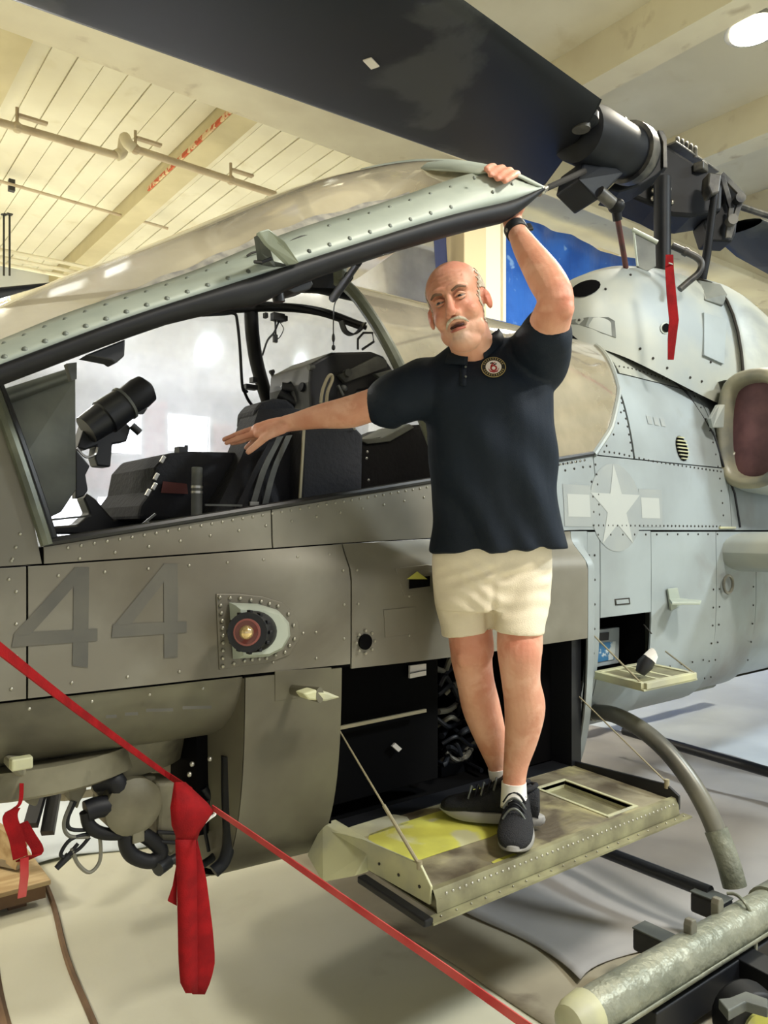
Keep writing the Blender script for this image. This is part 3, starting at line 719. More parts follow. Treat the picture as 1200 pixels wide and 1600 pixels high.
# latch scoop standing off the rail
LG = MB()
a = [W(404,362,Y=1.40),W(420,357,Y=1.40),W(446,378,Y=1.41),W(468,410,Y=1.47),W(452,413,Y=1.48),W(418,380,Y=1.42)]
LG.prism(a,(0,.015,0)); o = LG.build('latch_scoop', M['rail'], DOOR, bevel=.003)
q = MB(); q.prism([W(404,366,Y=1.41),W(419,380,Y=1.43),W(428,408,Y=1.485),W(450,414,Y=1.49),W(432,420,Y=1.50),W(410,414,Y=1.50),W(408,395,Y=1.46)],(0,.02,0)); q.build('latch_shade', M['armour'], DOOR)
q = MB(); q.tube([W(398,409,Y=1.48),W(410,410,Y=1.455),W(424,404,Y=1.45)],.004,6); q.build('latch_pin', M['blackm'], DOOR)
q = MB(); q.tube([W(386,400,Y=1.525),W(392,396,Y=1.523),W(404,392,Y=1.52)],.0025,6); q.tube([W(452,378,Y=1.53),W(470,370,Y=1.53),W(508,364,Y=1.53)],.0025,6); q.build('latch_slot', M['rivet_dark'], DOOR)
# latch gear under the seal
q = MB(); q.prism([W(448,452,Y=1.53),W(486,436,Y=1.53),W(490,444,Y=1.53),W(484,452,Y=1.53),W(460,458,Y=1.53)],(0,.07,0)); q.build('latch_block', M['blackm'], DOOR, bevel=.003)
q = MB(); q.cyl(W(432,446,Y=1.54),W(436,472,Y=1.54),.014); q.build('latch_plunger', M['blackm'], DOOR, True)
q = MB(); q.prism([W(133,555,Y=1.53),W(196,530,Y=1.53),W(195,556,Y=1.53),W(181,568,Y=1.53),W(174,563,Y=1.53)],(0,.05,0)); q.build('edge_hook', M['blackm'], DOOR, bevel=.003)
q = MB(); q.prism([W(104,568,Y=1.56),W(120,566,Y=1.56),W(120,592,Y=1.56),W(112,594,Y=1.56)],(0,.02,0)); q.build('edge_clip', M['greyinst'], DOOR)
q = MB(); q.tube([W(560,410,Y=1.6),W(524,462,Y=2.1)],.010,10); q.tube([W(545,432,Y=1.8),W(520,466,Y=2.14)],.014,10); q.build('gas_strut', M['blackm'], DOOR, True)
q = MB(); q.ell(W(846,298,Y=1.5),(.014,.014,.014)); q.cyl(W(842,302,Y=1.5),W(852,294,Y=1.52),.010); q.build('strut_end', M['steel'], DOOR, True)

# ================================================================ COCKPIT CONTENTS
CK = bpy.data.objects.new('cockpit', None); link(CK, HELI)
# grey armour plate at the nose end
q = MB(); q.prism([W(0,632,Y=2.22),W(118,592,Y=2.22),W(119,765,Y=2.22),W(96,800,Y=2.22),W(70,812,Y=2.22),W(20,740,Y=2.2)],(0,.012,0)); o = q.build('armour_plate', M['armour'], CK, bevel=.003)
q = MB()
for px,py,r in ((32,676,.011),(66,752,.010),(41,741,.005)): q.cyl(W(px,py,Y=2.217),W(px,py,Y=2.222),r)
q.prism([W(16,673,Y=2.218),W(32,672,Y=2.218),W(32,679,Y=2.218),W(16,680,Y=2.218)],(0,.003,0)); q.prism([W(54,754,Y=2.218),W(66,750,Y=2.218),W(66,757,Y=2.218),W(54,759,Y=2.218)],(0,.003,0))
q.build('keyhole', M['void'], o)
q = MB(); P=[]
for px in np.linspace(-40,118,14):
    t = (px+40)/158; r = []
    for j in range(6): r.append(W(px, lerp(652,592,t)-j*lerp(6,4,t), Y=2.21+.012*math.sin(j)))
    P.append(r)
q.grid(P); q.build('plate_hood', M['armour'], CK, 'all')
# sight eyepiece
q = MB(); S0, S1 = W(135,672,Y=2.42), W(222,612,Y=2.42); ax = (S1-S0)
q.tube([S0,S0+ax*.30,S0+ax*.32,S0+ax*.68,S0+ax*.70,S0+ax*.98],.05,18,rs=[.045,.05,.056,.052,.044,.042]); q.build('sight_body', M['blackm'], CK, True)
q = MB(); q.tube([S0+ax*.72,S0+ax*.95,S0+ax*1.08,S0+ax*1.15],.05,18,rs=[.046,.05,.046,.02]); q.build('eyecup', M['black'], CK, True)
q = MB(); q.tube([S0+ax*.66,S0+ax*.70],.056,18); q.build('sight_ring', M['greyinst'], CK, True)
q = MB(); q.prism([W(120,700,Y=2.45),W(135,655,Y=2.45),W(178,640,Y=2.45),W(205,668,Y=2.45),W(198,690,Y=2.45),W(176,694,Y=2.45),W(173,730,Y=2.45),W(152,728,Y=2.45),W(148,716,Y=2.45),W(150,697,Y=2.45),W(134,703,Y=2.45)],(0,.07,0)); q.build('sight_bracket', M['blackm'], CK, bevel=.005)
q = MB(); q.cyl(W(205,664,Y=2.44),W(218,676,Y=2.44),.012); q.cyl(W(214,634,Y=2.42),W(226,642,Y=2.42),.014); q.box(W(213,640,Y=2.42),(.04,.03,.025)); q.build('sight_knob', M['blackm'], CK)
q = MB(); q.tube(sp3([W(120,700,Y=2.4),W(134,714,Y=2.4),W(148,710,Y=2.4),W(152,700,Y=2.42)]),.004,6); q.build('sight_cable', M['steel'], CK, True)
q = MB(); q.prism([W(118,700,Y=2.36),W(141,728,Y=2.36),W(134,742,Y=2.36),W(138,766,Y=2.36),W(132,775,Y=2.36),W(118,780,Y=2.36)],(0,.04,0)); q.build('sight_support', M['blackm'], CK, bevel=.004)
# lower consoles silhouettes near the nose
q = MB(); q.prism([W(68,824,Y=2.5),W(84,835,Y=2.5),W(230,835,Y=2.5),W(226,814,Y=2.5),W(200,808,Y=2.5),W(178,812,Y=2.5),W(162,794,Y=2.5),W(150,780,Y=2.5),W(136,770,Y=2.5),W(130,778,Y=2.5),W(140,802,Y=2.5),W(120,820,Y=2.5)],(0,.08,0)); q.build('foot_console', M['blackm'], CK, bevel=.006)
q = MB(); q.beam(W(82,812,Y=2.45),W(142,806,Y=2.45),.01,.006); q.beam(W(196,802,Y=2.45),W(222,796,Y=2.45),.02,.006); q.build('console_rail', M['greyinst'], CK)
# gunner's instrument cowl
q = MB(); q.prism([W(216,812,Y=2.3),W(220,790,Y=2.3),W(236,768,Y=2.3),W(243,730,Y=2.3),W(262,708,Y=2.3),W(300,705,Y=2.3),W(392,707,Y=2.3),W(392,815,Y=2.3)],(0,.42,0)); q.build('instrument_cowl', M['cloth_black'], CK, bevel=.012)
for (px,py) in ((254,718),(244,745),(241,760),(231,770)):
    q = MB(); p = W(px,py,Y=2.285); q.box(p,(.012,.01,.024),Matrix.Rotation(.5,3,'Y')); q.build('cowl_clip', M['steel'], CK, bevel=.002)
q = MB(); q.box(W(283,706,Y=2.36),(.03,.04,.03)); q.cyl(W(291,705,Y=2.36),W(291,696,Y=2.36),.006); q.build('cowl_fitting', M['blackm'], CK)
q = MB(); q.prism([W(255,752,Y=2.29),W(292,756,Y=2.29),W(294,772,Y=2.29),W(252,770,Y=2.29)],(0,.004,0)); q.build('red_patch', mat('dark_red_pad',(88,40,36),.7), CK)
q = MB(); B0, B1 = W(307,812,Y=2.17), W(308,730,Y=2.17); q.cyl(B0,B1,.0165,.0165,20); q.build('bottle', M['greyinst'], CK, True, bevel=.003)
for t in (.50,.60):
    q = MB(); q.cyl(lerp(B0,B1,t),lerp(B0,B1,t+.045),.0178,n=20); q.build('bottle_band', M['steel'], CK, True)
q = MB(); q.beam(W(218,823,Y=2.14),W(243,803,Y=2.14),.006,.006); q.beam(W(320,789,Y=2.16),W(378,790,Y=2.16),.006,.006); q.build('side_rail', M['greyinst'], CK)
# gunner's seat: back, head pad, webbing
q = MB()
P = []
for t in np.linspace(0,1,12):
    l = sp3([W(404,640,Y=2.3),W(394,670,Y=2.26),W(370,730,Y=2.24),W(330,812,Y=2.2)],4); r_ = sp3([W(470,640,Y=2.3),W(484,680,Y=2.26),W(470,740,Y=2.24),W(458,806,Y=2.2)],4)
    i = int(round(t*(len(l)-1))); P.append([l[i]+V((0,.12,0)),l[i],lerp(l[i],r_[i],.33)+V((0,-.03,0)),lerp(l[i],r_[i],.67)+V((0,-.03,0)),r_[i],r_[i]+V((0,.12,0))])
q.grid(P); q.build('seat_back', M['cloth_black'], CK, True)
q = MB(); q.prism([W(397,664,Y=2.30),W(399,640,Y=2.30),W(410,628,Y=2.30),W(430,622,Y=2.30),W(450,624,Y=2.30),W(462,634,Y=2.30),W(466,664,Y=2.30),W(430,680,Y=2.28)],(0,.14,0)); q.build('head_pad', M['cloth_black'], CK, bevel=.014)
for a in (((438,682),(412,735),(392,800)),((452,680),(428,735),(410,805)),((424,690),(398,740),(372,795))):
    q = MB(); q.ribbon(sp3([W(x,y,Y=2.17) for x,y in a],5),V((.022,0,.004)),.003); q.build('webbing', M['greyinst'] if a[0][0] != 424 else M['cloth_black'], CK)
q = MB(); q.box(W(397,787,Y=2.15),(.03,.008,.012)); q.build('webbing_buckle', M['steel'], CK)
# pilot's bulkhead box, side consoles
q = MB(); q.prism([W(470,788,Y=2.14),W(474,672,Y=2.14),W(480,668,Y=2.14),W(556,668,Y=2.14),W(568,680,Y=2.14),W(566,772,Y=2.14)],(0,.5,0)); q.build('bulkhead_box', M['cloth_black'], CK, bevel=.01)
q = MB(); q.beam(W(468,786,Y=2.125),W(475,672,Y=2.125),.008,.006,up=V((0,1,0))); q.build('bulkhead_edge', M['khaki'], CK)
q = MB(); q.prism([W(560,690,Y=2.35),W(600,682,Y=2.35),W(640,664,Y=2.35),W(700,660,Y=2.35),W(700,770,Y=2.35),W(560,780,Y=2.35)],(0,.3,0)); q.build('side_console', M['cloth_black'], CK, bevel=.02)
q = MB(); q.prism([W(560,686,Y=2.34),W(598,684,Y=2.34),W(640,662,Y=2.34),W(648,668,Y=2.34),W(610,690,Y=2.34),W(575,694,Y=2.34)],(0,.2,0)); q.build('console_trim', M['armour'], CK, bevel=.003)
q = MB()
for p_ in ((554,670),(574,706),(573,716),(576,750)): q.ell(W(*p_,Y=2.13),(.005,.004,.005),nu=8,nv=5)
o = q.build('studs', M['steel'], CK); o['kind'] = 'stuff'
# far roof frame, far upright, tubes and wires
q = MB(); q.tube(sp3([W(392,486,Y=2.7),W(394,520,Y=2.72),W(400,562,Y=2.76),W(410,600,Y=2.78),W(420,632,Y=2.8)]),.028,12,ry=1); q.build('far_upright', M['black'], CK, True)
q = MB(); q.tube(sp3([W(330,484,Y=2.72),W(430,480,Y=2.66),W(500,487,Y=2.62),W(566,510,Y=2.58)]),.018,10); q.tube(sp3([W(405,474,Y=2.65),W(450,478,Y=2.6),W(500,488,Y=2.56),W(572,512,Y=2.52)]),.010,8); q.build('roof_tube', M['black'], CK, True)
q = MB(); q.tube(sp3([W(300,493,Y=2.6),W(345,491,Y=2.6),W(366,490,Y=2.6),W(371,505,Y=2.6),W(375,545,Y=2.62),W(379,605,Y=2.64),W(386,612,Y=2.66)]),.006,8); q.tube(sp3([W(380,607,Y=2.64),W(388,625,Y=2.66),W(402,643,Y=2.66)]),.006,8); q.build('hose', M['black'], CK, True)
q = MB(); q.box(W(391,605,Y=2.66),(.05,.03,.018)); q.box(W(396,594,Y=2.66),(.02,.03,.02)); q.build('hose_clamp', M['blackm'], CK)
q = MB(); q.tube(sp3([W(424,580,Y=2.7),W(430,598,Y=2.7),W(434,612,Y=2.7)]),.008,8); q.tube([W(422,582,Y=2.7),W(428,580,Y=2.7)],.008,8); q.build('stay', M['blackm'], CK, True)
q = MB(); q.box(W(434,496,Y=2.6),(.05,.03,.03)); q.box(W(415,493,Y=2.6),(.014,.02,.02)); q.box(W(446,498,Y=2.6),(.012,.02,.02)); q.build('wire_bracket', M['blackm'], CK, bevel=.002)
q = MB(); q.tube(sp3([W(436,502,Y=2.6),W(428,520,Y=2.6),W(418,532,Y=2.6),W(410,555,Y=2.6)]),.004,6); q.tube(sp3([W(430,500,Y=2.6),W(431,524,Y=2.6)],3),.004,6); q.tube(sp3([W(438,504,Y=2.6),W(443,514,Y=2.6),W(438,526,Y=2.6),W(433,530,Y=2.6)]),.002,6); q.box(W(430,529,Y=2.6),(.016,.012,.03)); q.build('loose_wire', M['blackm'], CK, True)
q = MB(); q.tube(sp3([W(531,462,Y=2.15),W(523,475,Y=2.15),W(521,500,Y=2.15),W(521,545,Y=2.2)]),.0022,6); q.ell(W(521,528,Y=2.18),(.006,.006,.016)); q.ell(W(521,543,Y=2.2),(.007,.007,.01)); q.build('lanyard', M['blackm'], CK, True)
q = MB(); q.ribbon(sp3([W(533,501,Y=2.5),W(539,517,Y=2.5),W(550,523,Y=2.5),W(561,517,Y=2.5),W(569,505,Y=2.5)]),V((0,.03,0)),.006); q.build('grab_loop', M['blackm'], CK, True)
q = MB(); q.tube([W(559,546,Y=2.45),W(559,530,Y=2.45),W(568,520,Y=2.45),W(582,520,Y=2.45),W(584,534,Y=2.45),W(566,546,Y=2.45)],.005,6); q.build('mirror_frame', M['blackm'], CK)
# pilot's display cowl
q = MB(); q.prism([W(484,596,Y=2.35),W(486,568,Y=2.35),W(520,550,Y=2.35),W(582,549,Y=2.35),W(600,556,Y=2.35),W(622,590,Y=2.35),W(600,604,Y=2.35),W(560,612,Y=2.35),W(534,640,Y=2.35),W(486,640,Y=2.35)],(0,.3,0)); q.build('display_cowl', M['blackm'], CK, bevel=.01)
q = MB(); q.prism([W(530,586,Y=2.33),W(590,556,Y=2.33),W(604,562,Y=2.33),W(606,574,Y=2.33),W(540,598,Y=2.33)],(0,.02,0)); q.build('display_hood', M['greyinst'], CK, bevel=.003)
q = MB(); q.prism([W(586,584,Y=2.3),W(612,577,Y=2.3),W(620,586,Y=2.3),W(612,596,Y=2.3),W(600,598,Y=2.3),W(596,592,Y=2.3)],(0,.02,0)); q.build('hinge_plate', M['armour'], CK, bevel=.003)
q = MB(); q.cyl(W(545,582,Y=2.31),W(540,584,Y=2.34),.014); q.build('display_knob', M['greyinst'], CK, True)
q = MB(); q.cyl(W(482,574,Y=2.36),W(490,574,Y=2.36),.012); q.build('display_knob', M['greyinst'], CK, True)
q = MB(); q.ell(W(537,607,Y=2.31),(.014,.014,.014)); q.cyl(W(528,602,Y=2.31),W(536,618,Y=2.31),.006); q.build('display_lever', M['greyinst'], CK, True)
q = MB(); q.tube(sp3([W(501,630,Y=2.27),W(504,610,Y=2.27),W(512,590,Y=2.27),W(518,586,Y=2.27),W(519,594,Y=2.27),W(512,612,Y=2.27),W(510,630,Y=2.27)]),.006,8); q.build('grip_handle', M['khaki'], CK, True)
q = MB()
for k,(a,c) in enumerate((((440,606),(484,612)),((436,616),(480,640)),((452,602),(470,630)))): q.tube([W(*a,Y=2.5),W(*c,Y=2.45)],.022,10)
q.ell(W(458,606,Y=2.5),(.05,.04,.018)); q.build('seat_gear', M['blackm'], CK, True)
q = MB(); q.tube(sp3([W(470,604,Y=2.4),W(488,612,Y=2.4),W(492,632,Y=2.4),W(482,660,Y=2.36)]),.018,10); q.build('air_hose', M['cloth_black'], CK, True)

# ================================================================ HULL SIDE FITTINGS
def onhull(px, py, off=0):
    y = 2.03
    for _ in range(8): w = W(px,py,Y=y); y = hXZ(w.x,w.z,off).y
    return W(px,py,Y=y)
# missile sensor: base plate, fairing, barrel, lens
SN = bpy.data.objects.new('warning_sensor', None); link(SN, HELI)
def plate_on(pts, name, mt, parent, off=.004, th=.004, bevel=.002):
    out = []
    for i in range(len(pts)):
        out.append(onhull(*pts[i],off=off))
    q = MB(); q.prism(out,(0,th,0)); return q.build(name, mt, parent, bevel=bevel)
base = [(338,928),(372,928),(410,932),(440,941),(458,956),(467,976),(468,1000),(452,1024),(420,1036),(380,1040),(343,1047)]
plate_on(base,'base_plate',M['hull'],SN,.005,.006)
q = MB()
for i in range(len(base)):
    a, c = base[i], base[(i+1) % len(base)]; cx, cy = 400, 985
    n = max(1,int(math.hypot(c[0]-a[0],c[1]-a[1])/13))
    for k in range(n):
        x, y = lerp(a[0],c[0],k/n), lerp(a[1],c[1],k/n); l = math.hypot(x-cx,y-cy); x += (cx-x)/l*8; y += (cy-y)/l*8
        q.ell(onhull(x,y,.008),(.006,.004,.006),nu=6,nv=4)
o = q.build('rivets',M['rivet'],SN,'all',fix=False); o['kind']='stuff'
rim = [(356,941),(400,943),(430,952),(446,970),(448,992),(436,1014),(412,1026),(362,1029)]
top_ = []
P = []
for t, off, k in ((0,.008,1),(.5,.035,.93),(1,.05,.80)):
    r = []
    for x, y in rim:
        cx, cy = lerp(400,392,t), 987
        p = onhull(cx+(x-cx)*k, cy+(y-cy)*k, .002); r.append(p+V((0,-off,0)))
    P.append(r+[r[0]])
P.append([V(np.mean([list(p) for p in P[-1][:-1]],0))]*len(P[-1]))
q = MB(); q.grid(P); q.build('fairing', M['rail'], SN, True)
c0 = onhull(404,986,.0); c1 = W(386,988,Y=c0.y-.12); axd = (c1-c0).normalized()
q = MB(); q.tube([c0,lerp(c0,c1,.55),lerp(c0,c1,.6),c1],.07,28,rs=[.059,.059,.055,.055]); q.build('sensor_barrel', M['blackm'], SN, True)
q = MB()
for k in range(12):
    th = 2*math.pi*k/12; s_ = V((0,0,1)).cross(axd).normalized(); u_ = axd.cross(s_)
    q.box(lerp(c0,c1,.8)+(s_*math.cos(th)+u_*math.sin(th))*.056,(.010,.02,.010))
q.build('barrel_lugs', M['black'], SN, bevel=.002)
q = MB(); q.tube([c1-axd*.01,c1+axd*.004],.046,28,rs=[.040,.037]); q.build('retaining_ring', mat('ring_rose',(150,92,84),.35,metal=.4), SN, True)
q = MB(); q.tube([c1,c1+axd*.006],.032,28); q.build('lens_recess', M['sensor_red'], SN, True)
q = MB(); q.ell(c1+axd*.008,(.020,.020,.020),nu=18,nv=12); q.build('lens_dome', M['sensor_gold'], SN, True)
# recessed pocket, drain hole, access panels, steps
pk = plate_on([(618,888),(668,882),(682,884),(682,926),(632,932)],'pocket_frame',M['hull'],HELI,.005,.006)
plate_on([(640,903),(672,900),(672,916),(640,920)],'pocket_hole',M['void'],pk if False else HELI,.008,.002,0)
plate_on([(636,905),(652,893),(668,905)],'pocket_flap',M['primer_y'],HELI,.010,.002,0)
dh = onhull(571,1003,.004); q = MB(); q.cyl(dh+V((0,-.003,0)),dh+V((0,.004,0)),.025); q.build('drain_hole', M['void'], HELI)
q = MB(); [q.ell(dh+V((.036*math.cos(a),-.002,.036*math.sin(a))),(.005,.004,.005),nu=6,nv=4) for a in np.linspace(0,2*math.pi,9)[:-1]]; o = q.build('rivets',M['rivet'],HELI); o['kind']='stuff'
plate_on([(600,953),(650,948),(652,990),(602,996)],'access_panel',M['hull'],HELI,.003,.004,.001)
plate_on([(430,1049),(518,1043),(520,1082),(430,1096)],'access_panel',HD,HELI,.004,.005,.001)
plate_on([(411,1122),(478,1115),(479,1172),(408,1180)],'access_panel',HD,HELI,.004,.005,.001)
a = onhull(455,1078); q = MB()
q.tube(sp3([a+V((0,.01,0)),lerp(a,W(500,1086,Y=1.86),.5),W(500,1086,Y=1.86)],4),.018,10,rs=[.015+.001*i for i in range(9)][:9],ry=.6); q.build('step_arm', HD, HELI, True)
q = MB(); Y0 = 1.86; q.prism([W(474,1084,Y=Y0),W(492,1078,Y=Y0),W(514,1082,Y=Y0),W(533,1090,Y=Y0),W(510,1096,Y=Y0),W(482,1094,Y=Y0)],(0,.05,0)); q.build('step_pad', M['primer_w'], HELI, bevel=.006)
a = onhull(1049,935); q = MB(); q.prism([onhull(1041,920,.004),onhull(1056,918,.004),onhull(1062,945,.004),onhull(1046,954,.004)],(0,-.01,0)); q.build('step_plate', M['rail'], HELI, bevel=.002)
q = MB(); q.prism([onhull(1046,936,.01),onhull(1060,934,.01),W(1096,938,Y=1.93),W(1094,941,Y=1.91),W(1050,941,Y=1.97)],(0,0,-.012)); q.build('step_pad', M['rail'], HELI, bevel=.002)
plate_on([(961,936),(984,934),(985,944),(962,946)],'flush_latch',M['rivet_dark'],HELI,.003,.003,0)
plate_on([(963,938),(982,936),(983,942),(964,944)],'flush_latch_cover',M['hull_aft_lit'],HELI,.006,.003,0)
# vent grille slats
vc = onhull(1065,701); q = MB(); pts = [hXZ(vc.x+.05*math.cos(t),vc.z+.063*math.sin(t),.004) for t in np.linspace(0,2*math.pi,21)[:-1]]; q.prism(pts,(0,.004,0)); vg = q.build('vent_grille', M['void'], HELI)
for k in range(7):
    z = vc.z-.052+k*.0175; hw = .048*math.sqrt(max(.05,1-((z-vc.z)/.063)**2)); q = MB()
    q.beam(hXZ(vc.x-hw,z,.008),hXZ(vc.x+hw,z,.008),.008,.006); q.build('slat', M['primer_w'], vg)
# dark seam behind the vent bay, tie-down ring
q = MB(); q.tube([hXZ(x,z,.004) for x,z in ((3.62,2.40),(3.74,2.28),(3.85,2.05),(3.87,1.9),(3.95,1.75),(3.98,1.57))],.006,6); q.build('seam_cord', M['blackm'], HELI, True)
q = MB(); rc = onhull(1138,913,.02); q.tube([rc+V((.045*math.cos(t),0,.045*math.sin(t))) for t in np.linspace(0,2*math.pi,25)],.008,8); q.build('tie_ring', M['tubegrey'], HELI, True)

# ---- ammunition bay contents
AB = bpy.data.objects.new('ammunition_rack', None); link(AB, HELI)
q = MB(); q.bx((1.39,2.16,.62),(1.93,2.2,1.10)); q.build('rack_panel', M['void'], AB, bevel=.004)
q = MB(); q.beam(W(527,1138,Y=2.12),W(665,1110,Y=2.12),.01,.011); q.build('rack_rail', M['khaki'], AB)
q = MB(); q.prism([W(641,1040,Y=2.14),W(666,1037,Y=2.14),W(666,1055,Y=2.14),W(641,1060,Y=2.14)],(0,.01,0)); q.build('placard', M['paper'], AB)
q = MB(); q.beam(W(641,1052,Y=2.135),W(666,1047,Y=2.135),.003,.003); q.build('placard_line', M['blackm'], AB)
q = MB(); q.prism([W(613,1166,Y=2.14),W(618,1161,Y=2.14),W(628,1170,Y=2.14),W(623,1175,Y=2.14)],(0,.008,0)); q.build('tag', M['paper'], AB)
rng = random.Random(3)
for k in range(16):
    x0 = 672+rng.random()*20; y0 = 1045+k*10; pts = [(x0+rng.uniform(-6,6), y0+rng.uniform(-8,8))]
    for s in range(4): pts.append((pts[-1][0]+rng.uniform(8,24), pts[-1][1]+rng.uniform(-20,20)))
    q = MB(); q.tube(sp3([W(min(760,a_),c_,Y=2.25+rng.uniform(-.06,.06)) for a_,c_ in pts],6),.008+.006*rng.random(),8)
    q.build('hose', M['tubegrey'] if k % 3 == 0 else M['hub'], AB, True)
q = MB(); q.prism([W(690,1170,Y=2.3),W(740,1150,Y=2.3),W(748,1205,Y=2.3),W(690,1225,Y=2.3)],(0,.03,0)); q.build('bracket_plate', M['hub'], AB, bevel=.004)
q = MB(); pts = sp3([W(858,1030,Y=2.12),W(874,1032,Y=2.10),W(884,1050,Y=2.09),W(882,1078,Y=2.09),W(874,1094,Y=2.12)],8); q.tube(pts,.02,12,rs=[.022+.004*(i % 2) for i in range(len(pts))]); q.build('feed_hose', M['hub_edge'], AB, True)
q = MB(); q.prism([W(832,1160,Y=2.12),W(850,1140,Y=2.12),W(848,1172,Y=2.12),W(830,1185,Y=2.12)],(0,.01,0)); q.build('card', M['primer_w'], AB)
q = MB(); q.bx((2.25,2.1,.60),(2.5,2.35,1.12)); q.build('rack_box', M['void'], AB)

# ---- big drop-down door the man stands on
AD = bpy.data.objects.new('ammunition_door', None); link(AD, HELI)
x0, x1, yo, yi = 1.36, 2.52, 1.53, 2.05
zt = lambda y: .60-.02*(yi-y)/(yi-yo)
def slab(q, a, c, y0, y1, dz0, dz1):
    vs = [(x,y,zt(y)+dz) for dz in (dz0,dz1) for y in (y0,y1) for x in (a,c)]
    q.add(vs,[(0,2,3,1),(4,5,7,6),(0,1,5,4),(2,6,7,3),(0,4,6,2),(1,3,7,5)])
# top skin with the slot for the hand hold
sx0, sx1, sy0, sy1 = 2.22, 2.40, 1.68, 1.90
sx0, sx1, sy0, sy1 = 2.20, 2.345, 1.60, 1.90
q = MB()
for a,c,y0,y1 in ((x0,sx0,yo+.03,yi),(sx1,x1,yo+.03,yi),(sx0,sx1,yo+.03,sy0),(sx0,sx1,sy1,yi)): slab(q,a,c,y0,y1,-.012,0)
q.build('door_skin', M['primer'], AD)
q = MB(); slab(q,x0,x1,yo,yi,-.05,-.046); q.build('outer_skin', M['hull_dark'], AD)
q = MB(); slab(q,x0+.01,x0+.02,yo,yi,-.05,-.01); slab(q,x1-.02,x1-.01,yo,yi,-.05,-.01); slab(q,x0,x1,yi-.02,yi,-.05,-.01); q.build('inner_rib', M['zinc'], AD)
for a,c,y0,y1,mt in ((1.40,1.86,1.70,1.95,'primer_y'),(1.38,1.62,1.93,2.02,'primer_w'),(1.95,2.10,1.84,2.03,'primer_y'),(1.62,1.72,1.56,1.585,'primer_y'),(1.78,1.98,1.70,1.80,'primer_y'),(2.12,2.2,1.92,2.03,'primer_w')):
    nn = 14; cx, cy = (a+c)/2,(y0+y1)/2; q = MB()
    pts = []
    for k in range(nn):
        t = 2*math.pi*k/nn; e_ = .45; rr = 1+rng.uniform(-.10,.06)
        x = cx+(c-a)/2*rr*math.copysign(abs(math.cos(t))**e_,math.cos(t)); y = cy+(y1-y0)/2*rr*math.copysign(abs(math.sin(t))**e_,math.sin(t))
        pts.append(V((x,y,zt(y)+.0008)))
    q.prism(pts,(0,0,.0012)); q.build('primer_patch', M[mt], AD)
q = MB(); fr = .014
for a,c,y0,y1 in ((sx0-fr,sx1+fr,sy0-fr,sy0),(sx0-fr,sx1+fr,sy1,sy1+fr),(sx0-fr,sx0,sy0,sy1),(sx1,sx1+fr,sy0,sy1)): slab(q,a,c,y0,y1,-.03,.004)
q.build('slot_frame', M['primer_w'], AD, bevel=.002)
q = MB(); slab(q,sx0,sx1,sy0,sy1,-.028,-.024); q.build('slot_floor', M['zinc'], AD)
# outer edge rail, lip and rivets
q = MB(); P = []
for x in np.linspace(x0,x1,24):
    P.append([V((x,yo+.035,zt(yo)+.0)),V((x,yo+.028,zt(yo)+.012)),V((x,yo+.012,zt(yo)+.010)),V((x,yo,zt(yo)-.012)),V((x,yo-.004,zt(yo)-.045))])
q.grid(P); o = q.build('edge_rail', M['zinc'], AD, True)
q = MB(); slab(q,x0-.04,x1+.03,yo-.035,yo+.0,-.052,-.046); q.build('outer_lip', M['zinc'], AD)
q = MB()
for x in np.linspace(x0+.04,x1-.03,46): q.ell((x,yo+.004,zt(yo)-.006),(.006,.004,.005),nu=6,nv=4)
for x in np.linspace(x0,x1,22): q.ell((x,yo-.02,zt(yo)-.045),(.003,.003,.003),nu=6,nv=4)
o = q.build('rivets', M['rivet'], AD, 'all', fix=False); o['kind'] = 'stuff'
# end brackets
q = MB(); q.prism([(x0-.006,yi-.02,.545),(x0-.006,yo+.02,.55),(x0-.006,yo+.015,.60),(x0-.006,yo+.06,.645),(x0-.006,yi-.2,.63),(x0-.006,yi-.02,.60)],(.008,0,0)); q.build('end_bracket', M['primer_w'], AD, bevel=.002)
q = MB(); q.prism([(x1,yi-.02,.56),(x1,yo-.0,.55),(x1,yo-.0,.60),(x1,yo+.05,.63),(x1,yi-.02,.615)],(.012,0,0)); q.build('end_bracket', M['blackm'], AD, bevel=.002)
q = MB(); q.prism([(x0-.06,yi+.03,.52),(x0-.10,yi-.12,.50),(x0-.05,yi-.22,.54),(x0+.0,yi-.22,.60),(x0+.0,yi+.03,.61)],(.05,0,0)); q.build('hinge_end', M['primer_w'], AD, bevel=.004)
q = MB()
for y in np.linspace(yo+.06,yi-.1,5): q.ell((x0-.008,y,.585),(.003,.005,.005),nu=6,nv=4)
o = q.build('rivets', M['rivet_dark'], AD, 'all', fix=False); o['kind'] = 'stuff'
q = MB(); q.beam((x0-.05,yo-.03,.535),(x0-.05,yi-.25,.545),.03,.02); q.build('rubber_bumper', M['black'], AD, bevel=.004)
LC = (x0-.003,yo+.065,.64)
q = MB(); q.tube([W(530,1141,Y=2.06),lerp(W(530,1141,Y=2.06),V(LC),.62)],.003,6); q.tube([lerp(W(530,1141,Y=2.06),V(LC),.60),V(LC)],.0055,8); q.cyl(V(LC)+V((0,0,-.01)),V(LC)+V((0,0,.012)),.008); q.build('stay_cable', M['khaki'], AD, True)
RC = (x1+.005,yo+.05,.635)
q = MB(); q.tube([W(888,1072,Y=2.05),V(RC)],.0032,6); q.cyl(V(RC)+V((0,0,-.02)),V(RC)+V((0,0,.012)),.009); q.build('stay_cable', M['khaki'], AD, True)

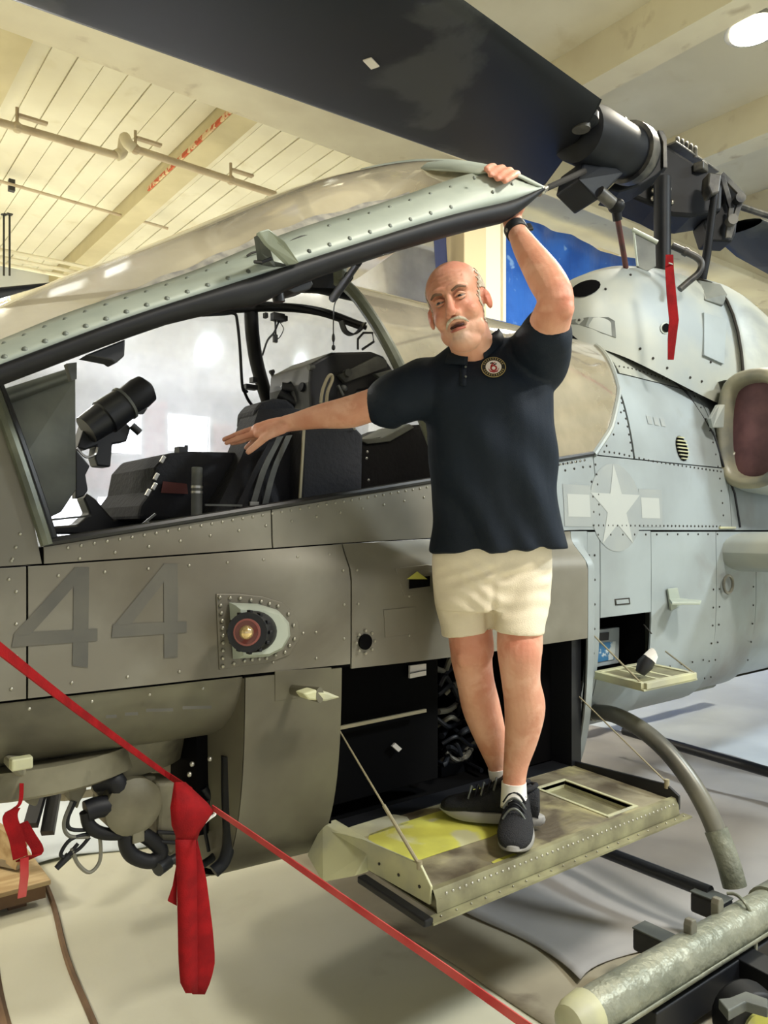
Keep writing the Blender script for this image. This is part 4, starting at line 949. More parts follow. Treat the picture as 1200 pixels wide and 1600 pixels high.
# ---- small aft bay: contents and its door
q = MB(); q.prism([W(925,985,Y=2.2),W(968,980,Y=2.2),W(967,1036,Y=2.2),W(925,1044,Y=2.2)],(0,.02,0)); bx_ = q.build('avionics_box', M['hull_aft_lit'], HELI, bevel=.003)
q = MB(); q.prism([W(927,1006,Y=2.195),W(962,1002,Y=2.195),W(960,1030,Y=2.195),W(927,1036,Y=2.195)],(0,.004,0)); q.build('blue_placard', M['blueprint'], bx_)
q = MB(); q.prism([W(930,990,Y=2.19),W(952,988,Y=2.19),W(951,1000,Y=2.19),W(930,1002,Y=2.19)],(0,.004,0)); q.build('connector', M['blackm'], bx_)
q = MB(); q.beam(W(990,975,Y=2.2),W(996,1020,Y=2.2),.012,.012); q.build('avionics_post', M['greyinst'], HELI)
SD = bpy.data.objects.new('avionics_door', None); link(SD, HELI)
c4 = [W(928,1058,Z=.93),W(1006,1078,Z=.93),W(1090,1060,Z=.94),W(1008,1042,Z=.93)]
cc = sum(c4,V((0,0,0)))/4
def fr4(k, dz): return [cc+(p-cc)*k+V((0,0,dz)) for p in c4]
q = MB(); q.prism(fr4(1.0,0),(0,0,-.008)); q.build('door_skin', M['primer_w'], SD, bevel=.002)
q = MB(); q.prism(fr4(.86,.02),(0,0,.001)); q.build('door_inner', M['zinc'], SD)
A4, B4 = fr4(.93,.012), fr4(.70,.012)
for i in range(4):
    q = MB(); q.beam(lerp(A4[i],A4[(i+1) % 4],0),A4[(i+1) % 4],.03,.025); q.build('door_rib', M['primer_w'], SD, bevel=.002)
q = MB(); q.beam(lerp(A4[0],A4[3],.35),lerp(A4[1],A4[2],.35),.02,.02); q.beam(lerp(A4[0],A4[3],.6),lerp(A4[1],A4[2],.6),.02,.02); q.build('door_rib', M['primer_w'], SD)
q = MB(); q.tube([W(925,990,Y=2.06),lerp(A4[0],A4[1],.92)+V((0,0,.012))],.004,6); q.build('stay_cable', M['khaki'], SD)
q = MB(); q.tube([W(1040,1018,Y=2.03),A4[2]+V((0,0,.01))],.004,6); q.build('stay_cable', M['khaki'], SD)
q = MB(); q.tube([onhull(1006,976,.003),W(1018,990,Y=1.98)],.003,6); q.build('stay_cable', M['rivet_dark'], SD)
e = empty('connector_cap', W(1000,1050,Z=.96), 'small black and white connector cap resting on the open rear access door', 'cap')
g0 = W(1000,1052,Z=.972)
q = MB(); q.tube([g0+V((0,.0,.0)),g0+V((.02,-.01,.035)),g0+V((.035,-.02,.06))],.03,12,rs=[.02,.033,.027]); q.build('cap_body', M['blackm'], e, True)
q = MB(); q.tube([g0+V((.035,-.02,.055)),g0+V((.05,-.028,.075)),g0+V((.06,-.03,.06))],.03,12,rs=[.03,.028,.012]); q.build('cap_cover', M['white'], e, True)

# ================================================================ COWLING, NACELLE, WING
CW = bpy.data.objects.new('rotor_cowling', None); link(CW, HELI)
st_ = [(3.02,.03,2.58,2.62),(3.05,.12,2.48,2.70),(3.12,.19,2.44,2.80),(3.25,.25,2.40,2.88),(3.45,.30,2.34,2.95),(3.8,.335,2.26,3.0),(4.12,.36,2.2,3.0)]
st2 = [(4.13,.36,2.2,3.0),(4.16,.395,2.2,3.02),(4.35,.44,2.2,3.0),(4.7,.43,2.2,2.9),(5.0,.41,2.2,2.75),(5.3,.38,2.15,2.55),(6.0,.3,2.1,2.35)]
def loftcowl(st, name, mt):
    P = []
    for X,w,zb_,zt_ in [tuple(x) for x in spline(st,4)]:
        r = []
        for k in range(25):
            th = math.pi*k/24; c, s_ = math.cos(th), math.sin(th)
            r.append(V((X,2.5-w*math.copysign(abs(c)**.75,c), zb_+(zt_-zb_)*abs(s_)**.8)))
        P.append(r)
    P = [[V((P[0][0].x,2.5,(st[0][2]+st[0][3])/2))]*25]+P
    q = MB(); q.grid(P); o = q.build(name, mt, CW, 'all'); return o, P
_, PC = loftcowl(st_,'cowl_front',M['cowl'])
PC0 = PC
st2b = [(4.13,.30,2.3,2.9)]+st2
_, PC2 = loftcowl(st2,'cowl_rear',M['cowl'])
PC = PC0+PC2[1:]
bvc = BVHTree.FromPolygons([p for r in PC for p in r],[(i*25+j,(i+1)*25+j,(i+1)*25+j+1,i*25+j+1) for i in range(len(PC)-1) for j in range(24)])
EYE = V((0,0,1.55))
def oncowl(px,py,off=.0):
    d = (W(px,py,d=3)-EYE).normalized(); h = bvc.ray_cast(EYE,d)
    if h[0] is None: return W(px,py,Y=2.3)
    n = h[1] if h[1].dot(d) < 0 else -h[1]; return h[0]+n*off
def cplate(pts,name,mt,off=.004,par=CW):
    q = MB(); a = [oncowl(*p,off=off) for p in pts]; c = V(np.mean([list(p) for p in a],0))+ (oncowl(np.mean([p[0] for p in pts]),np.mean([p[1] for p in pts]),off=off+.002)-V(np.mean([list(p) for p in a],0)))
    n = len(a); q.add(a+[c],[(i,(i+1) % n,n) for i in range(n)]); return q.build(name,mt,par,'all')
cplate([(915+23*math.cos(t), 452-12*math.sin(t)-6*math.cos(t)) for t in np.linspace(0,2*math.pi,17)[:-1]],'intake_slot',M['void'],.006)
cplate([(1039+8*math.cos(t),513+9*math.sin(t)) for t in np.linspace(0,2*math.pi,17)[:-1]],'port_rim',M['rail'],.004)
cplate([(1039+6*math.cos(t),513+7*math.sin(t)) for t in np.linspace(0,2*math.pi,17)[:-1]],'port_hole',M['void'],.009)
q = MB(); pts = [oncowl(x,y,.004) for x,y in ((893,500),(920,496),(950,496),(960,502),(962,528),(940,520),(915,510),(893,506))]; q.prism(pts,(0,.004,0)); q.build('scuffed_panel', M['armour'], CW)
q = MB(); pts = [(1097,490),(1097,556),(1128,570),(1132,500)]; ptw = [oncowl(x,y,.014) for x,y in pts]; q.prism(ptw,(0,.02,0)); q.build('access_panel', M['hull_aft_lit'], CW, bevel=.002)
q = MB(); q.prism([oncowl(x,y,.01) for x,y in ((1090,440),(1125,446),(1136,462),(1128,480),(1100,470))],(0,.02,0)); q.build('cowl_scoop', M['armour'], CW, bevel=.008)
q = MB(); q.tube([V((4.13,2.5-.385*math.copysign(abs(math.cos(t))**.75,math.cos(t)),2.2+.81*abs(math.sin(t))**.8)) for t in np.linspace(0,math.pi,20)],.008,6); q.build('cowl_seam', M['rivet_dark'], CW, True)
q = MB()
for px,py in ((1000,545),(1020,560),(1042,575),(1078,590),(1110,566),(1096,596),(905,500),(946,452),(985,430)): q.ell(oncowl(px,py,.002),(.007,.007,.007),nu=6,nv=4)
o = q.build('rivets', M['rivet_dark'], CW, 'all', fix=False); o['kind']='stuff'
# engine nacelle with covered intake
NC = bpy.data.objects.new('engine_nacelle', None); link(NC, HELI)
def racetrack(cy, cz, w, h, n=32):
    o = []
    for k in range(n):
        t = 2*math.pi*k/n; c, s_ = math.cos(t), math.sin(t)
        o.append((cy+w*math.copysign(abs(c)**.8,c), cz+(h-w)*math.copysign(min(1,abs(s_)*1.6),s_)+w*s_))
    return o
NY, NZ = 1.965, 2.075
rings = [(4.02,.115,.235),(3.92,.125,.245),(3.875,.142,.262),(3.87,.165,.285),(3.90,.188,.308),(4.0,.20,.325),(4.3,.215,.34),(5.0,.22,.34),(6.2,.16,.25)]
P = []
for X,w,h in rings: P.append([V((X,y+.02*(X-3.9)*0,z)) for y,z in racetrack(NY,NZ,w,h)])
P = [r+[r[0]] for r in P]
q = MB(); q.grid(P[:5]); q.build('intake_lip', M['intake_lip'], NC, 'all')
q = MB(); q.grid(P[4:]); q.build('nacelle_skin', M['cowl'], NC, 'all')
q = MB(); r = [V((3.955,y,z)) for y,z in racetrack(NY,NZ,.124,.242)]; q.add([V((3.93,NY,NZ))]+r,[(0,1+i,1+(i+1) % len(r)) for i in range(len(r))]); q.build('intake_cover', M['maroon'], NC, 'all')
P = []
for i in range(9):
    X = lerp(3.93,5.6,i/8); P.append([V((X,lerp(NY+.1,2.4,j/6),NZ+lerp(.27,.22,j/6)+.02*math.sin(j))) for j in range(7)])
q = MB(); q.grid(P); q.build('nacelle_fillet', M['cowl'], NC, 'all')
q = MB(); q.prism([W(1111,654,Y=2.08),W(1123,632,Y=2.08),W(1133,632,Y=2.06),W(1131,668,Y=2.06),W(1114,668,Y=2.08)],(0,.02,0)); q.build('nacelle_fairing', M['cowl'], NC, bevel=.003)
q = MB(); q.tube([hXZ(3.95,1.95,.01),V((3.99,2.05,2.0)),V((3.99,NY+.15,1.9))],.02,8); q.build('nacelle_strut', M['tubegrey'], NC, True)
# stub wing
WG = bpy.data.objects.new('stub_wing', None); link(WG, HELI)
P = []
for y in np.linspace(2.12,.95,14):
    r = []
    for k in range(30):
        t = 2*math.pi*k/30; x = 3.80+.45*(1-math.cos(t)); th_ = .125*math.sin(t)*(1-.35*(1-math.cos(t))/2)**.5*(1 if True else 0)
        th_ = .118*math.copysign(abs(math.sin(t))**.62,math.sin(t))*(1-.55*((1-math.cos(t))/2)**2)
        r.append(V((x,y,1.44+th_)))
    P.append(r+[r[0]])
q = MB(); q.grid(P); q.build('wing_skin', M['cowl'], WG, 'all')
q = MB(); q.prism([tuple(p) for p in P[-1][:-1]],(0,-.02,0)); q.build('wing_tip', M['cowl'], WG)
q = MB(); q.tube([(3.805,y,1.44) for y in (2.11,2.085)],.125,20); q.build('wing_root_seal', M['armour'], WG, True)
q = MB(); q.box((3.85,2.07,1.568),(.16,.03,.012)); q.build('wing_fitting', M['primer_w'], WG, bevel=.003)
# tail boom beyond
P = []
for X in np.linspace(8.2,13.5,8):
    k = (X-8.2)/5.3; r = []
    for i in range(20):
        t = 2*math.pi*i/20; r.append(V((X,2.5+lerp(.24,.12,k)*math.cos(t),1.45+.1*k+lerp(.42,.2,k)*math.sin(t))))
    P.append(r+[r[0]])
q = MB(); q.grid(P); q.build('tail_boom', HA, FUS, 'all')

# ================================================================ ROTOR
RT = bpy.data.objects.new('rotor_head', None); link(RT, HELI)
HX, HY, HZ = 3.95, 2.50, 3.52
q = MB(); q.cyl((HX,HY,2.9),(HX,HY,HZ+.05),.047,n=24); q.build('mast', M['hub'], RT, True)
RD = V((-.985,-.155,-.052)).normalized(); RS = V((RD.y,-RD.x,0)).normalized(); RU = RS.cross(RD)
if RU.z < 0: RU = -RU
HC = V((HX,HY,HZ)); RR = Matrix((RD,RS,RU)).transposed()
def hb(a, s_, u): return HC+RD*a+RS*s_+RU*u
# blade: root at ~1.25 m from the mast, chord .84
near0, near1 = W(725,0,Z=3.28), W(938,154,Z=3.36)
far0, far1 = W(18,0,Z=3.28), W(846,292,Z=3.36)
dn = (near0-near1).normalized()
P = []
def bladept(t, c):
    # t along (0 root), c across 0 near .. 1 far
    ext = 4.6
    a = near1+dn*(ext*t); far = far1+(far0-far1).normalized()*(ext*t)
    return lerp(a,far,c)
for i in range(25):
    t = i/24; r = []
    for k in range(24):
        th = 2*math.pi*k/24; c = (1-math.cos(th))/2; z = .045*math.sin(th)*(1-c*.65) if True else 0
        p = bladept(t, c); taper = 1 if t > .02 else .6
        r.append(p+V((0,0,z*taper)))
    P.append(r+[r[0]])
q = MB(); q.grid(P); bl = q.build('rotor_blade', M['blade'], RT, 'all')
q = MB(); r0 = P[0][:-1]; q.prism(r0,(0.01,0,0)); q.build('blade_root_cap', M['hub'], RT)
q = MB(); q.box(W(580,99,Z=3.255),(.06,.035,.004),Matrix.Rotation(.4,3,'Z')); q.build('blade_tag', M['paper'], RT)
nr_ = [P[i][2] for i in range(0,3)]
ra, rb = W(893,205,Z=3.38), W(915,190,Z=3.38)
g0 = W(902,205,d=3.55); g1 = W(995,245,d=3.95); ga = (g1-g0).normalized()
q = MB(); q.tube([g0-ga*.02,g0,lerp(g0,g1,.25),lerp(g0,g1,.7),g1],.13,28,rs=[.10,.135,.14,.125,.13]); q.build('blade_grip', M['hub'], RT, True)
q = MB(); q.tube([lerp(g0,g1,.80),lerp(g0,g1,.92)],.15,28,rs=[.148,.148]); q.build('grip_band', M['hub_edge'], RT, True)
q = MB(); n0 = W(905,192,d=3.42); q.tube([n0+V((0,0,.03)),n0,n0-V((0,0,.02))],.07,24,rs=[.085,.085,.05]); q.build('blade_bolt', M['hub'], RT, True)
q = MB(); n0 = W(908,196,d=3.40); q.tube([n0,n0-V((0,0,.02))],.04,20); q.build('bolt_cap', M['hub_edge'], RT, True)
q = MB(); q.box(W(964,190,d=3.9),(.1,.05,.04),RR); q.box(W(972,196,d=3.92),(.03,.05,.07),RR); q.build('grip_fitting', M['hub_edge'], RT, bevel=.006)
# pitch horn block and link
q = MB(); q.prism([W(912,250,d=3.6),W(950,252,d=3.7),W(975,270,d=3.75),W(935,312,d=3.6),W(905,280,d=3.5)],(.05,.18,0)); q.build('pitch_horn', M['hub'], RT, bevel=.01)
q = MB(); q.tube([W(936,300,d=3.6),W(962,322,d=3.65)],.03,14); q.build('horn_arm', M['hub_edge'], RT, True)
q = MB(); q.ell(W(963,322,d=3.65),(.04,.04,.035)); q.cyl(W(963,330,d=3.66),W(965,344,d=3.68),.022); q.build('rod_end', M['hub'], RT, True)
q = MB(); q.tube([W(965,342,d=3.7),W(978,418,d=3.95)],.014,10); q.build('pitch_link', mat('link_red_brown',(92,44,40),.5,c2=(60,34,34),scale=14), RT, True)
q = MB(); q.tube([W(848,297,d=2.35),W(912,268,d=3.3)],.0095,10,rs=[.009,.014]); q.build('lock_rod', M['void'], RT, True)
# yoke: plates, box, truss fitting
def wb(poly, d, th, name, mt, bev=.006, par=RT):
    q = MB(); q.prism([W(x,y,d=dd) for (x,y),dd in zip(poly,d)] if isinstance(d,list) else [W(x,y,d=d) for x,y in poly], CF*th); return q.build(name, mt, par, bevel=bev)
wb([(998,236),(1020,212),(1028,203),(1038,206),(1041,232),(1040,262),(1022,276),(1000,290),(968,300),(950,296),(985,262)],4.0,.2,'yoke_plate',M['hub'])
wb([(1028,203),(1036,204),(1042,215),(1043,262),(1036,262),(1036,222)],3.98,.06,'yoke_edge',M['hub_edge'],.003)
wb([(1040,225),(1112,270),(1130,290),(1128,330),(1080,338),(1050,336),(1024,322),(975,302),(1000,280)],4.46,.28,'yoke_box',M['hub'],.02)
q = MB(); q.beam(W(1044,226,d=4.5),W(1112,272,d=4.8),.10,.012,up=V((0,0,1))); q.build('yoke_cap', M['hub_edge'], RT, bevel=.003)
# coiled fitting above
for k in range(5):
    p = W(1058+k*7,225+k*3.6,d=4.6); q = MB(); q.tube([p+V((0,.0,-.03)),p+V((.005,0,.02)),p+V((.02,.01,.045)),p+V((.035,.02,.02))],.012,8); q.build('spring_coil', M['hub_edge'], RT, True)
q = MB(); q.box(W(1095,262,d=4.45),(.08,.06,.05),RR); q.build('yoke_fitting', M['hub_edge'], RT, bevel=.008)
q = MB()
for px,py in ((1019,284),(1021,298),(1020,310),(1046,296),(1050,316)): q.ell(W(px,py,d=4.455),(.013,.013,.015),nu=10,nv=6)
o = q.build('bolt_heads', M['steel'], RT, 'all'); o['kind']='stuff'
wb([(1108,268),(1128,272),(1124,300),(1112,304),(1106,290)],4.3,.1,'link_lug',M['hub_edge'],.008)
wb([(1126,272),(1160,305),(1158,318),(1154,330),(1150,365),(1144,378),(1108,376),(1098,345),(1130,318),(1128,295)],4.55,.16,'truss_body',M['hub'],.01)
for a,c in (((1127,272),(1160,306)),((1128,276),(1142,325)),((1158,310),(1138,372)),((1142,325),(1137,372))):
    q = MB(); q.beam(W(*a,d=4.5),W(*c,d=4.52),.03,.02,up=CF); q.build('truss_rib', M['hub_edge'], RT, bevel=.003)
for p_ in ((1158,308),(1146,342)):
    q = MB(); c0 = W(*p_,d=4.46); q.tube([c0,c0+CF*.05],.03,16); q.build('truss_boss', M['hub_edge'], RT, True)
q = MB(); q.tube([W(1117,300,d=4.35),W(1104,400,d=4.4),W(1097,437,d=4.42)],.022,12,rs=[.02,.024,.024]); q.build('pitch_link', M['hub'], RT, True)
# opposite blade
P = []
o0 = W(1150,355,d=4.7); dd_ = -dn
for i in range(8):
    r = []
    for k in range(16):
        th = 2*math.pi*k/16; c = math.cos(th); p = o0+dd_*(i*.7)+RS*(c*.22*(1 if i else .7))+V((0,0,.035*math.sin(th))); r.append(p)
    P.append(r+[r[0]])
q = MB(); q.grid(P); q.build('rotor_blade', M['blade'], RT, 'all')
q = MB(); q.tube([W(1148,320,d=4.6),W(1215,342,d=5.3)],.02,8); q.build('blade_spar_edge', M['hub_edge'], RT, True)
# whip plate, sensor and bent tube on the cowling
wb([(991,362),(1024,378),(1025,416),(1010,424),(995,416),(996,400)],4.0,.012,'antenna_plate',M['armour'],.002,CW)
q = MB(); q.tube([W(988,359,d=4.0),W(1027,379,d=4.0)],.012,10); q.tube([W(990,360,d=4.0),W(996,416,d=4.0)],.006,8); q.build('antenna_edge', M['rail'], CW, True)
q = MB(); q.tube(sp3([W(1050,384,d=3.9),W(1068,392,d=3.9),W(1088,402,d=3.9),W(1096,412,d=3.9),W(1092,426,d=3.9),W(1076,440,d=3.9),W(1062,452,d=3.9)],5),.017,12); q.build('bent_tube', M['hub_edge'], CW, True)
q = MB(); q.tube([W(1068,392,d=3.9),W(1074,395,d=3.9)],.022,12); q.build('tube_collar', M['hub_edge'], CW, True)

# ================================================================ SKID, CROSS TUBE
SK = bpy.data.objects.new('landing_gear', None); link(SK, HELI)
ct = [W(px,py,X=2.80) for px,py in ((925,1112),(960,1117),(1000,1138),(1040,1172),(1075,1215),(1103,1262),(1122,1305),(1137,1345),(1148,1385))]
q = MB(); c_ = sp3(ct,5); q.tube(c_,.035,16,rs=[lerp(.034,.040,i/len(c_)) for i in range(len(c_))]); q.build('cross_tube', M['tubegrey'], SK, True)
q = MB(); q.tube(c_[-12:],.044,16); q.build('tube_sleeve', M['skid'], SK, True)
q = MB(); q.tube([W(930,1108,X=2.82)+V((0,.03,.0)),W(925,1118,X=2.80)+V((0,.1,0))],.055,14); q.build('tube_grommet', M['blackm'], SK, True)
zs_ = .235
ct2 = [V((2.8,y,z)) for y,z in ((2.1,.75),(2.9,.75),(3.2,.66),(3.45,.45),(3.58,.25))]
q = MB(); q.tube(sp3(ct2,4),.036,12); q.tube([V((5.0,1.45,.25)),V((5.0,1.65,.5)),V((5.0,2.0,.72)),V((5.0,3.0,.72)),V((5.0,3.35,.5)),V((5.0,3.58,.25))],.036,12); q.build('cross_tube', M['tubegrey'], SK, True)
S0 = W(906,1592,Z=.235); S1 = W(1175,1432,Z=.235); sd = (S1-S0).normalized()
pts = [S0+sd*t for t in (-.02,0,.1,.3,.6,1.0,1.6,2.6,3.6)]
q = MB(); q.tube(pts,.062,20,rs=[.052,.058,.062,.063,.062,.061,.06,.06,.06]); q.build('skid_tube', M['skid'], SK, True)
q = MB(); q.tube([S0-sd*.055,S0-sd*.045,S0-sd*.02,S0+sd*.035],.06,20,rs=[.03,.05,.060,.066]); q.build('skid_cap', M['primer_w'], SK, True)
q = MB(); P = []
for t in np.linspace(.05,1.6,24):
    r = []
    for k in range(9):
        a = math.radians(lerp(200,345,k/8)); s_ = V((sd.y,-sd.x,0)); r.append(S0+sd*t+s_*(.071*-math.cos(a)*-1)+V((0,0,.071*math.sin(a))))
    P.append(r)
q.grid(P); o = q.build('skid_shoe', M['skid'], SK, 'all'); s = o.modifiers.new('t','SOLIDIFY'); s.thickness = .004
fy = V((2.8,S0.y+ (2.8-S0.x)*sd.y/sd.x,.235))
q = MB(); q.tube([fy-sd*.10,fy+sd*.16],.071,18); q.build('saddle', M['skid'], SK, True)
q = MB()
for k in range(6): q.ell(fy+sd*(-.08+.045*k)+V((-.0,-.05,.052)),(.008,.008,.008),nu=8,nv=5)
o = q.build('saddle_bolts', M['rivet_dark'], SK, 'all'); o['kind']='stuff'
for px,py in ((1085,1442),(1127,1408)):
    p = W(px,py+10,Z=.31); q = MB(); q.prism([p+V((-.018,0,-.03)),p+V((.018,0,-.03)),p+V((.018,0,.012)),p+V((.010,0,.028)),p+V((-.010,0,.028)),p+V((-.018,0,.012))],(0,.028,0)); q.build('skid_lug', M['tubegrey'], SK, bevel=.004)
# far skid
q = MB(); q.tube([V((1.75,3.58,.235)),V((6.4,3.58,.235))],.06,14); q.build('skid_tube', M['skid'], SK, True)

# ---- dolly under the skids
DL = empty('transport_dolly', (2.8,1.45,0), 'black steel transport dolly carrying the near landing skid', 'dolly')
q = MB(); q.beam(S0+sd*.28+V((0,-.0,-.118)),S0+sd*3.6+V((0,-.0,-.118)),.10,.10); q.build('beam', M['blackm'], DL, bevel=.004)
q = MB(); q.beam(S0+sd*.12+V((0,.085,-.10)),S0+sd*3.4+V((0,.085,-.10)),.035,.07); q.build('beam', M['blackm'], DL, bevel=.004)
Bk = []
for px,py in ((1045,1468),(1132,1408)):
    p = W(px,py,Z=.20); Bk.append(p)
    q = MB(); q.box(p+V((0,.05,-.035)),(.075,.13,.075)); q.build('block', M['blackm'], DL, bevel=.01)
    q = MB(); q.box(p+V((0,.05,.004)),(.075,.13,.006)); q.build('block_pad', M['armour'], DL, bevel=.002)
q = MB(); q.tube([W(930,1325,Z=.2),W(1110,1395,Z=.2)],.026,12); q.tube([W(930,1325,Z=.2),W(930,1325,Z=.2)+V((-.1,.9,0))],.026,12); q.build('cross_bar', M['blackm'], DL, True)
q = MB(); pb_ = W(1200,1206,Z=.20); pq_ = W(1050,1163,Z=.20); q.tube([lerp(pb_,pq_,-1.1),lerp(pb_,pq_,1.6)],.03,12); q.build('cross_bar', M['blackm'], DL, True)
q = MB(); q.beam(W(1140,1500,Z=.12),W(1290,1580,Z=.12),.10,.10); q.build('outrigger', M['blackm'], DL, bevel=.004)
for px,py in ((1060,1545),(1150,1465)):
    p = W(px,py,Z=.07); w_ = bpy.data.objects.new('caster', None); link(w_, DL)
    q = MB(); q.tube([p+V((-.02,-.025,0)),p+V((-.02,.025,0))],.06,20); q.build('wheel', M['black'], w_, True, bevel=.006)
    q = MB(); q.tube([p+V((-.02,-.03,0)),p+V((-.02,.03,0))],.02,14); q.build('wheel_hub', M['tubegrey'], w_, True)
    q = MB(); q.box(p+V((-.01,0,.05)),(.08,.09,.012)); q.build('caster_plate', M['tubegrey'], w_)
e = empty('wheel_jack', W(1170,1580,Z=.1), 'dark grey cart wheel with a cream hub at the bottom right corner', 'wheel')
p = W(1170,1592,Z=.09)
q = MB(); q.tube([p+V((-.02,-.04,0)),p+V((.02,.04,0))],.10,24); q.build('tyre', M['black'], e, True, bevel=.012)
q = MB(); q.tube([p+V((-.024,-.048,0)),p+V((-.018,-.036,0))],.05,20); q.build('hub_cap', M['primer_y'], e, True)
q = MB(); pts = [W(x,y,Z=.2) for x,y in ((1122,1560),(1140,1558),(1165,1548),(1200,1560),(1200,1575),(1165,1565),(1138,1580))]; q.prism(pts,(0,0,-.03)); q.build('fork_bracket', M['armour'], e, bevel=.004)
# cable looped over the skid
q = MB(); a_ = W(1138,1402,Z=.30)
loop = sp3([W(1136,1396,Z=.31),W(1150,1398,Z=.315),W(1165,1412,Z=.31),W(1178,1440,Y=1.27),W(1181,1470,Y=1.26),W(1180,1492,Y=1.26)],6)
q.tube(loop,.006,8); tag(q.build('tie_cable', M['skid'], None, True),'steel tie cable looped over the landing skid beside the cross tube','cable')

# ================================================================ TURRET
TU = bpy.data.objects.new('gun_turret', None); link(TU, HELI)
TY = 2.22
q = MB(); q.tube([(.55,2.5,.93),(.55,2.5,.86),(.55,2.5,.845)],.36,40,rs=[.37,.37,.34]); q.build('turret_ring', M['turret'], TU, True)
q = MB(); q.tube([(.78,2.5,.93),(.78,2.5,.83)],.30,40,rs=[.30,.27]); q.build('ring_step', M['turret'], TU, True)
def tp(poly, name, mt, Y=TY, th=.05, bev=.008):
    q = MB(); q.prism([W(x,y,Y=Y) for x,y in poly],(0,th,0)); return q.build(name, mt, TU, bevel=bev)
q = MB(); dc = W(206,1258,Y=TY); q.tube([dc+V((0,-.04,0)),dc+V((0,-.02,0)),dc+V((0,.1,0))],.08,28,rs=[.055,.083,.083]); q.build('drum', M['turret'], TU, True)
tp([(160,1212),(245,1212),(240,1250),(225,1262),(165,1262),(150,1240)],'drum_arm',M['turret'],TY+.03,.06)
tp([(104,1212),(138,1212),(136,1236),(126,1254),(122,1266),(108,1250)],'yoke_arm',M['turret'])
tp([(36,1212),(70,1212),(66,1240),(58,1262),(40,1255),(34,1235)],'yoke_arm',M['turret'])
q = MB(); q.cyl(W(60,1222,Y=TY-.02),W(54,1232,Y=TY-.03),.026); q.cyl(W(92,1220,Y=TY),W(92,1226,Y=TY-.02),.016); q.build('yoke_pin', M['black'], TU, True)
q = MB(); q.tube(sp3([W(150,1222,Y=TY+.03),W(176,1218,Y=TY),W(186,1238,Y=TY),W(176,1256,Y=TY),W(150,1262,Y=TY),W(134,1268,Y=TY)],5),.03,12); q.build('feed_chute', M['black'], TU, True)
q = MB(); q.tube(sp3([W(134,1268,Y=TY),W(140,1290,Y=TY),W(160,1302,Y=TY),W(192,1302,Y=TY),W(206,1292,Y=TY)],5),.018,12); q.tube(sp3([W(206,1290,Y=TY),W(196,1312,Y=TY),W(206,1336,Y=TY),W(236,1346,Y=TY),W(252,1330,Y=TY),W(236,1312,Y=TY),W(220,1302,Y=TY)],5),.022,12); q.build('gun_harness', M['black'], TU, True)
q = MB(); q.tube([W(262,1346,Y=TY),W(246,1358,Y=TY-.02)],.022,14); q.tube([W(255,1351,Y=TY),W(276,1340,Y=TY)],.014,10); q.build('harness_plug', M['blackm'], TU, True)
q = MB(); q.box(W(214,1304,Y=TY-.01),(.035,.03,.04)); q.build('harness_clamp', M['turret'], TU, bevel=.003)
tp([(242,1222),(282,1222),(282,1325),(266,1340),(252,1328),(246,1300),(248,1260)],'hydraulic_unit',M['turret'],TY,.12,.012)
q = MB(); q.tube([W(246,1300,Y=TY-.01),W(282,1302,Y=TY-.01)],.006,8); q.tube([W(246,1315,Y=TY-.01),W(282,1317,Y=TY-.01)],.006,8); q.build('unit_band', M['black'], TU, True)
for pts in ([(112,1252),(100,1285),(108,1306),(140,1308)],[(118,1252),(106,1280),(112,1296),(150,1296)],[(140,1302),(110,1312),(95,1334),(104,1338),(122,1318)],[(112,1326),(122,1350),(140,1363),(156,1345),(156,1310),(148,1300)],[(140,1308),(125,1325),(108,1336)]):
    q = MB(); q.tube(sp3([W(x,y,Y=TY) for x,y in pts],6),.0055,8); q.build('loose_cable', M['tubegrey'] if pts[0][0] == 112 else M['black'], TU, True)
q = MB(); q.tube([W(108,1336,Y=TY),W(88,1357,Y=TY)],.010,10,rs=[.011,.008]); q.build('cable_plug', M['blackm'], TU, True)
tp([(14,1186),(42,1188),(42,1214),(30,1216),(12,1200)],'ring_lug',M['turret'],2.1,.06)
q = MB(); q.box(W(33,1192,Y=2.07),(.05,.03,.03)); q.build('ring_clip', M['primer_w'], TU, bevel=.004)
# dark well between the turret and the fairing, with its vertical pipe
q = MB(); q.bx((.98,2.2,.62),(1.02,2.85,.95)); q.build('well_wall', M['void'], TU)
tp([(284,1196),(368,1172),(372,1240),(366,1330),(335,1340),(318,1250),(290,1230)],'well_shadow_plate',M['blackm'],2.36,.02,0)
q = MB(); q.tube(sp3([W(356,1180,Y=2.12),W(356,1240,Y=2.12),W(358,1310,Y=2.12),W(350,1345,Y=2.12),W(334,1362,Y=2.12)],6),.020,12,rs=None); q.build('drain_pipe', M['hub'], TU, True)
q = MB(); q.tube(sp3([W(318,1230,Y=2.2),W(342,1270,Y=2.2),W(338,1330,Y=2.2),W(316,1352,Y=2.2)],6),.012,10); q.tube(sp3([W(326,1250,Y=2.2),W(320,1290,Y=2.2),W(326,1330,Y=2.2)],6),.006,10); q.build('coiled_hose', M['hub'], TU, True)
q = MB()
for p_ in ((300,1194),(296,1210),(328,1186)): q.ell(W(*p_,Y=2.13),(.008,.008,.008),nu=8,nv=5)
o = q.build('fittings', M['steel'], TU, 'all'); o['kind']='stuff'

